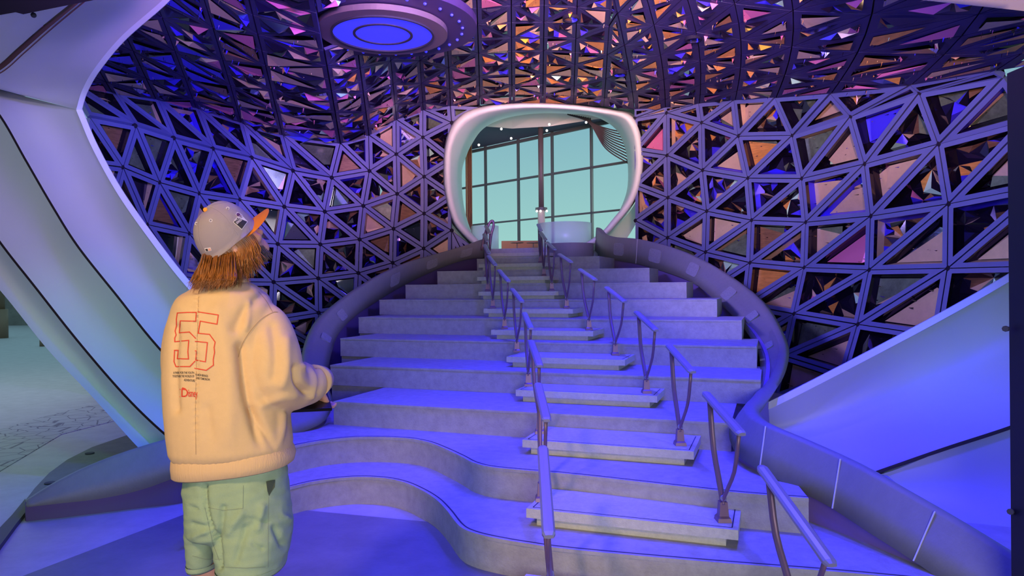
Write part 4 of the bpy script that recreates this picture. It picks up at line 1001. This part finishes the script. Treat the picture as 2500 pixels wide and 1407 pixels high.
text_print('TOGETHER THE WORLDS OF', 421, 921.5, 7.6, 'slogan_print', M_ink, 0.0, fit=53, bold=0.012)
text_print('AND TOMORROW,', 479, 926, 7.6, 'slogan_print', M_ink, 0.12, fit=34, bold=0.012)
text_print('ADVENTURE', 449, 930.5, 7.6, 'slogan_print', M_ink, 0.08, fit=27, bold=0.012)
text_print('D', 441, 969.5, 29, 'script_print', MATS['print_red'], 0.0, fit=16, bold=0.008, label='red lettering')
text_print('isney', 459, 968.5, 26, 'script_print', MATS['print_red'], 0.06, fit=23, bold=0.014, label='red lettering')
bm = bmesh.new(); strip(bm, [(440, 951), (446, 948), (452, 950)], 3); strip(bm, [(440, 969), (449, 968)], 3); link('script_flourish', bm, MATS['print_red'], man)
# seams
M_seam = mat('seam', (0.42, 0.27, 0.13), 0.9)
bm = bmesh.new()
strip(bm, spline([(632, 713, 0), (650, 735, 0), (666, 763, 0)], 14) and [(p.x, p.y) for p in spline([(632, 713, 0), (650, 735, 0), (666, 763, 0)], 14)], 1.6)
strip(bm, [(p.x, p.y) for p in spline([(678, 762, 0), (666, 763, 0), (635, 782, 0), (602, 822, 0), (588, 850, 0), (582, 872, 0)], 26)], 1.8)
strip(bm, [(p.x, p.y) for p in spline([(485, 706, 0), (482, 800, 0), (479, 900, 0), (477, 1000, 0), (478, 1110, 0)], 30)], 1.0)
link('shirt_seam', bm, M_seam, man)
# shorts
bm = bmesh.new()
loft(bm, [pring(y, xl, xr, y, dh, dc, 40, 2.3) for y, xl, xr, dh, dc in ((1120, 462, 692, .135, 0.0), (1180, 456, 700, .145, .0), (1240, 459, 706, .15, .0), (1290, 462, 706, .15, .01), (1305, 475, 695, .12, .02))])
loft(bm, [pring(y, xl, xr, y, dh, dc, 34, 2.3) for y, xl, xr, dh, dc in ((1255, 461, 560, .11, .05), (1300, 463, 548, .115, .07), (1340, 466, 546, .115, .08), (1362, 470, 544, .115, .09))])
loft(bm, [pring(y, xl, xr, y, dh, dc, 34, 2.3) for y, xl, xr, dh, dc in ((1255, 510, 707, .14, .0), (1300, 527, 708, .145, -.01), (1345, 533, 700, .145, -.015), (1378, 538, 693, .14, -.02))])
shorts = link('shorts', bm, M_short, man); remesh(shorts, 0.0065, 4)
me2 = shorts.data
f2 = [(spline([(*p, 0) for p in ps], 20), am, wd) for ps, am, wd in (([(497, 1190), (505, 1260), (530, 1330), (535, 1385)], -0.012, 8), ([(545, 1240), (540, 1290), (528, 1325)], -0.008, 7), ([(590, 1250), (560, 1300)], 0.006, 10), ([(600, 1290), (575, 1370)], -0.006, 8), ([(640, 1240), (630, 1290)], 0.007, 9), ([(670, 1290), (690, 1330)], -0.007, 8), ([(690, 1260), (705, 1270)], 0.006, 8), ([(470, 1280), (505, 1290)], -0.005, 5), ([(475, 1310), (500, 1300)], 0.005, 6), ([(640, 1340), (620, 1330)], -0.005, 6), ([(463, 1237), (478, 1244)], -0.004, 4), ([(600, 1265), (650, 1275)], -0.003, 4))]
cox = []
for v in me2.vertices:
    p = topx(v.co); d = 0
    if v.normal.y < 0.35:
        for S_, am, wd in f2:
            m_ = min(((q.x - p[0]) ** 2 + (q.y - p[1]) ** 2) for q in S_)
            if m_ < wd * wd * 9: d += 1.6 * am * math.exp(-m_ / (wd * wd))
    d += 0.003 * noise.noise(Vector((v.co.x * 11, v.co.y * 11, v.co.z * 14))) + 0.0035 * noise.noise(Vector((v.co.x * 20, v.co.y * 20, v.co.z * 45)))
    cox.append(v.co + v.normal * d)
for v, c in zip(me2.vertices, cox): v.co = c
me2.update()
bv2 = BVHTree.FromPolygons([v.co for v in me2.vertices], [p.vertices for p in me2.polygons])
M_stitch = mat('stitch', (0.20, 0.25, 0.17), 0.9)
bm = bmesh.new()
for ln in ([(506, 1187), (509, 1240), (545, 1247), (593, 1242), (594, 1186)], [(656, 1215), (655, 1300), (655, 1385)], [(540, 1385), (600, 1388), (648, 1385)], [(470, 1358), (500, 1366), (540, 1366)], [(500, 1240), (520, 1330), (535, 1370)]): strip(bm, ln, 1.2, tree=bv2, lift=0.0015)
link('stitching', bm, M_stitch, man)
bm = bmesh.new(); pts = [cast(x, y, 0.008, bv2) for x, y in ((650, 1176), (660, 1174), (672, 1172), (671, 1190), (662, 1203), (657, 1212), (653, 1200))]
if all(p is not None for p in pts): bm.faces.new([bm.verts.new(p) for p in pts])
link('side_pocket', bm, mat('pocket_dark', (0.05, 0.07, 0.04), 0.9), man)
for nm_, rr in (('left', [(1362, 469, 545, .116, .09), (1370, 469, 545, .117, .09), (1376, 471, 543, .113, .09), (1368, 476, 538, .105, .09)]), ('right', [(1376, 537, 694, .142, -.02), (1386, 538, 693, .143, -.02), (1392, 541, 691, .138, -.02), (1382, 548, 684, .13, -.02)])):
    bm = bmesh.new(); loft(bm, [pring(y, xl, xr, y - (2 if nm_ == 'left' else 6), dh, dc, 60, 2.3) for y, xl, xr, dh, dc in rr], cap=False); link('hem_cuff', bm, M_short, man, smooth=True)
# cap
cap = bmesh.new(); rings = []
NU = 44
for k in range(13):
    t = k / 12; ph = t * math.pi / 2; row = []
    for i in range(NU):
        a = 2 * math.pi * i / NU; f_ = math.cos(a); s_ = math.sin(a)
        sq = math.cos(ph) ** 0.72; hgt = 0.128 * math.sin(ph) ** 0.95
        front = max(0, f_) ** 2
        hgt += 0.016 * front * math.sin(ph * 1.15) * (1 - t * 0.35)
        row.append(hp(f_ * 0.107 * max(sq, 0.02) + 0.004, s_ * 0.098 * max(sq, 0.02), -0.006 - 0.012 * (f_ < 0) * abs(f_) * (1 - t) + hgt))
    rings.append(row)
loft(cap, rings[::-1], cap=False); cap.faces.new([cap.verts[i] for i in range(NU)]) if False else None
M_cap = mat('cap_grey', (0.54, 0.46, 0.50), 0.85, bump=0.1, bscale=500)
bmesh.ops.solidify(cap, geom=cap.faces[:], thickness=0.003)
capo = link('cap', cap, M_cap, man, smooth=True, label='pale grey cap')
M_orange = mat('cap_orange', (0.95, 0.33, 0.02), 0.7)
bm = bmesh.new(); ball(bm, hp(0.004, 0, 0.125), 0.0085, 12, 8); link('cap_button', bm, M_orange, capo, smooth=True)
bm = bmesh.new(); rings = []
for k in range(9):
    t = k / 8; row = []
    for i in range(21):
        a = (i / 20 - 0.5) * math.pi * 0.80; s_ = math.sin(a) * 0.092; f0 = 0.106 * math.cos(a) ** 0.9 if math.cos(a) > 0 else 0
        ext = 0.072 * math.cos(a) ** 0.45
        row.append(hp(f0 + ext * t, s_ * (1 - 0.05 * t), 0.002 + 0.010 * t * 0 - 0.022 * (s_ / 0.092) ** 2 + 0.004))
    rings.append(row)
loft(bm, rings, closed=False); bmesh.ops.solidify(bm, geom=bm.faces[:], thickness=0.003); link('cap_brim', bm, M_orange, capo, smooth=True, label='orange brim')
cm = capo.data; bvc = BVHTree.FromPolygons([v.co for v in cm.vertices], [p.vertices for p in cm.polygons])
def cz(l): return [(440 + x / 5.21, 470 + y / 5.21) for x, y in l]
def patch(pts, name, m_, lift=0.002, sub=6, parent=capo):
    c_ = (sum(p[0] for p in pts) / len(pts), sum(p[1] for p in pts) / len(pts)); bm = bmesh.new(); rr = []
    for t in [k / sub for k in range(sub + 1)]:
        row = []
        for i, p in enumerate(pts):
            q2 = pts[(i + 1) % len(pts)]
            for u in (0, 0.34, 0.67):
                x = p[0] + (q2[0] - p[0]) * u; y = p[1] + (q2[1] - p[1]) * u
                c3 = cast(c_[0] + (x - c_[0]) * (0.02 + 0.98 * t), c_[1] + (y - c_[1]) * (0.02 + 0.98 * t), lift, bvc)
                row.append(c3)
        rr.append(row)
    if any(p is None for r in rr for p in r): bm.free(); return
    loft(bm, rr, cap=False); link(name, bm, m_, parent)
patch(cz([(722, 250), (760, 262), (790, 300), (862, 372), (785, 478), (672, 378), (728, 312), (706, 285)]), 'side_patch_border', mat('patch_white', (0.7, 0.62, 0.62), 0.7), 0.0015)
patch(cz([(728, 318), (852, 372), (783, 466), (682, 378)]), 'side_patch', M_ink, 0.0025)
patch(cz([(722, 262), (748, 262), (775, 285), (790, 315), (765, 325), (735, 312), (714, 288)]), 'side_patch_ball', mat('patch_plum', (0.10, 0.03, 0.07), 0.7), 0.003)
patch(cz([(305, 712), (385, 700), (402, 742), (325, 756)]), 'league_tag', mat('patch_white', (0.7, 0.62, 0.62)), 0.0015)
patch(cz([(316, 722), (345, 716), (355, 745), (332, 750)]), 'league_tag_mark', M_ink, 0.0025)
patch(cz([(352, 716), (380, 710), (392, 738), (362, 744)]), 'league_tag_mark', mat('tag_peach', (0.7, 0.32, 0.22), 0.7), 0.0025)
text_print('WORLD', *cz([(700, 372)])[0], 8.2, 'patch_lettering', MATS['patch_white'], 0, 0.78, tree=bvc, rot=math.radians(-38), parent=capo, bold=0.02, lift=0.0045)
text_print('SERIES', *cz([(722, 405)])[0], 8.2, 'patch_lettering', MATS['patch_white'], 0, 0.72, tree=bvc, rot=math.radians(-38), parent=capo, bold=0.02, lift=0.0045)
for x, y in ((605, 203), (388, 358), (206, 398)):
    c3 = cast(*cz([(x, y)])[0], 0.0, bvc)
    if c3 is None: continue
    bm = bmesh.new(); d = (CAM - c3).normalized(); t1 = d.cross(Vector((0, 0, 1))).normalized(); t2 = d.cross(t1)
    ring = [c3 + d * 0.002 + (t1 * math.cos(a) + t2 * math.sin(a)) * 0.0045 for a in [2 * math.pi * k / 14 for k in range(15)]]
    tube(bm, ring, 0.0014, 6); link('eyelet', bm, MATS['patch_white'], capo, smooth=True)
bm = bmesh.new()
for ln in ([(385, 190), (470, 230), (560, 300), (640, 400), (700, 490), (735, 545)], [(400, 165), (520, 137), (660, 130), (760, 190), (830, 250)], [(352, 195), (268, 290), (228, 420), (245, 600), (300, 735)]):
    strip(bm, [(p.x, p.y) for p in spline([(*p, 0) for p in cz(ln)], 20)], 0.7, step=3, tree=bvc, lift=0.0008)
link('cap_seam', bm, mat('cap_seam_grey', (0.30, 0.25, 0.30), 0.9), capo)
# hair
rnd = random.Random(5); bm = bmesh.new()
def strand(bm, p0, p1, p2, p3, r, seg=5): tube(bm, spline([p0, p1, p2, p3], 9), [r, r * 1.15, r * 1.2, r * 1.2, r * 1.1, r, r * .85, r * .6, r * .2], seg)
def wavy(bm, P, r):
    q = spline(P, 14); w1, w2 = rnd.uniform(0, 6.28), rnd.uniform(0.001, 0.0045)
    q = [p + Vector((math.cos(w1), math.sin(w1) * .6, 0)) * w2 * math.sin(i * 0.75 + w1) * i / 13 for i, p in enumerate(q)]
    tube(bm, q, [r * (1.0 if i < 9 else 1 - (i - 8) / 5.4) for i in range(14)], 4)
for k in range(1500):
    a = math.radians(rnd.uniform(48, 312)); f_, s_ = math.cos(a), math.sin(a); lay = rnd.random()
    out = (Fh * f_ + Sh * s_); out.z *= 0.3; out.normalize()
    p0 = hp(f_ * 0.094, s_ * 0.082, 0.008 - 0.012 * (f_ < 0))
    back = max(0, -f_)
    L = rnd.uniform(0.085, 0.135) + 0.035 * back
    p1 = hp(f_ * 0.098, s_ * 0.088, -0.040) + out * 0.006 * lay
    p2 = p1.lerp(Vector((HC.x - 0.012, HC.y - 0.005, p1.z)), 0.10) - Vector((0, 0, L * 0.42)) + out * (0.012 + 0.018 * lay) + Vector((rnd.uniform(-.010, .008) - 0.012 * back, 0, 0))
    p3 = p2 - Vector((0, 0, L * rnd.uniform(0.30, 0.58))) + out * rnd.uniform(-0.012, 0.035) + Vector((-0.030 * back * rnd.random() + rnd.uniform(-.014, .012), 0, 0))
    wavy(bm, [p0, p1, p2, p3], rnd.uniform(0.0012, 0.0026))
for k in range(420):   # longer locks falling over the back of the collar
    u = rnd.random(); x0 = 499 + 70 * u; y0 = 617 - 14 * u; w_ = rnd.uniform(-1, 1)
    p0 = Q(x0 + rnd.uniform(-3, 3), y0 - 8 + rnd.uniform(-6, 6), -0.012); p1 = Q(x0 - 9 * (1 - u) + 7 * w_, 644 + rnd.uniform(-10, 10), -0.050 - 0.03 * rnd.random())
    p2 = Q(x0 - 22 * (1 - u) + 10 * w_, 678 + rnd.uniform(-6, 6), -0.098 - 0.01 * rnd.random()); p3 = Q(x0 - 26 * (1 - u) + 12 * w_ - 8, 706 + rnd.uniform(-16, 12) - 10 * u, -0.120)
    wavy(bm, [p0, p1, p2, p3], rnd.uniform(0.0014, 0.0028))
M_hair = mat('auburn_hair', (0.22, 0.075, 0.012), 0.38, var=0.6, vscale=55, stretch=(1, 1, 0.25))
link('hair', bm, M_hair, man, smooth=True)
bm = bmesh.new()
for k in range(900):
    a = math.radians(rnd.uniform(-98, 98)); f_, s_ = math.cos(a), math.sin(a); u_ = rnd.uniform(-0.105, -0.052)
    p0 = hp(0.016 + f_ * 0.056, s_ * 0.060, u_); out = (Fh * f_ * 1.0 + Sh * s_ * .8 - Uh * 0.4 - Vector((0, 0, .5))).normalized(); L = rnd.uniform(0.015, 0.038)
    strand(bm, p0 - out * 0.006, p0 + out * L * .4, p0 + out * L * .7 - Vector((0, 0, 0.004)), p0 + out * L - Vector((0, 0, 0.012)), rnd.uniform(0.001, 0.0018), 4)
link('beard', bm, mat('grey_brown_beard', (0.10, 0.065, 0.06), 0.7, var=0.4, vscale=60), man, smooth=True)
# black tablet in the right hand
bm = bmesh.new()
A_, B_, C_, D_ = Q(700, 1005, 0.09), Q(811, 1000, 0.20), Q(798, 958, 0.36), Q(690, 968, 0.30)
nn = (B_ - A_).cross(D_ - A_).normalized() * 0.006
loft(bm, [[p - nn for p in (A_, B_, C_, D_)], [p + nn for p in (A_, B_, C_, D_)]]); bevel(bm, 0.002)
o = link('tablet', bm, mat('tablet_black', (0.005, 0.004, 0.004), 0.35, 0.0, spec=0.25)); tag(o, "flat black tablet held at waist height in the man's right hand", 'tablet')
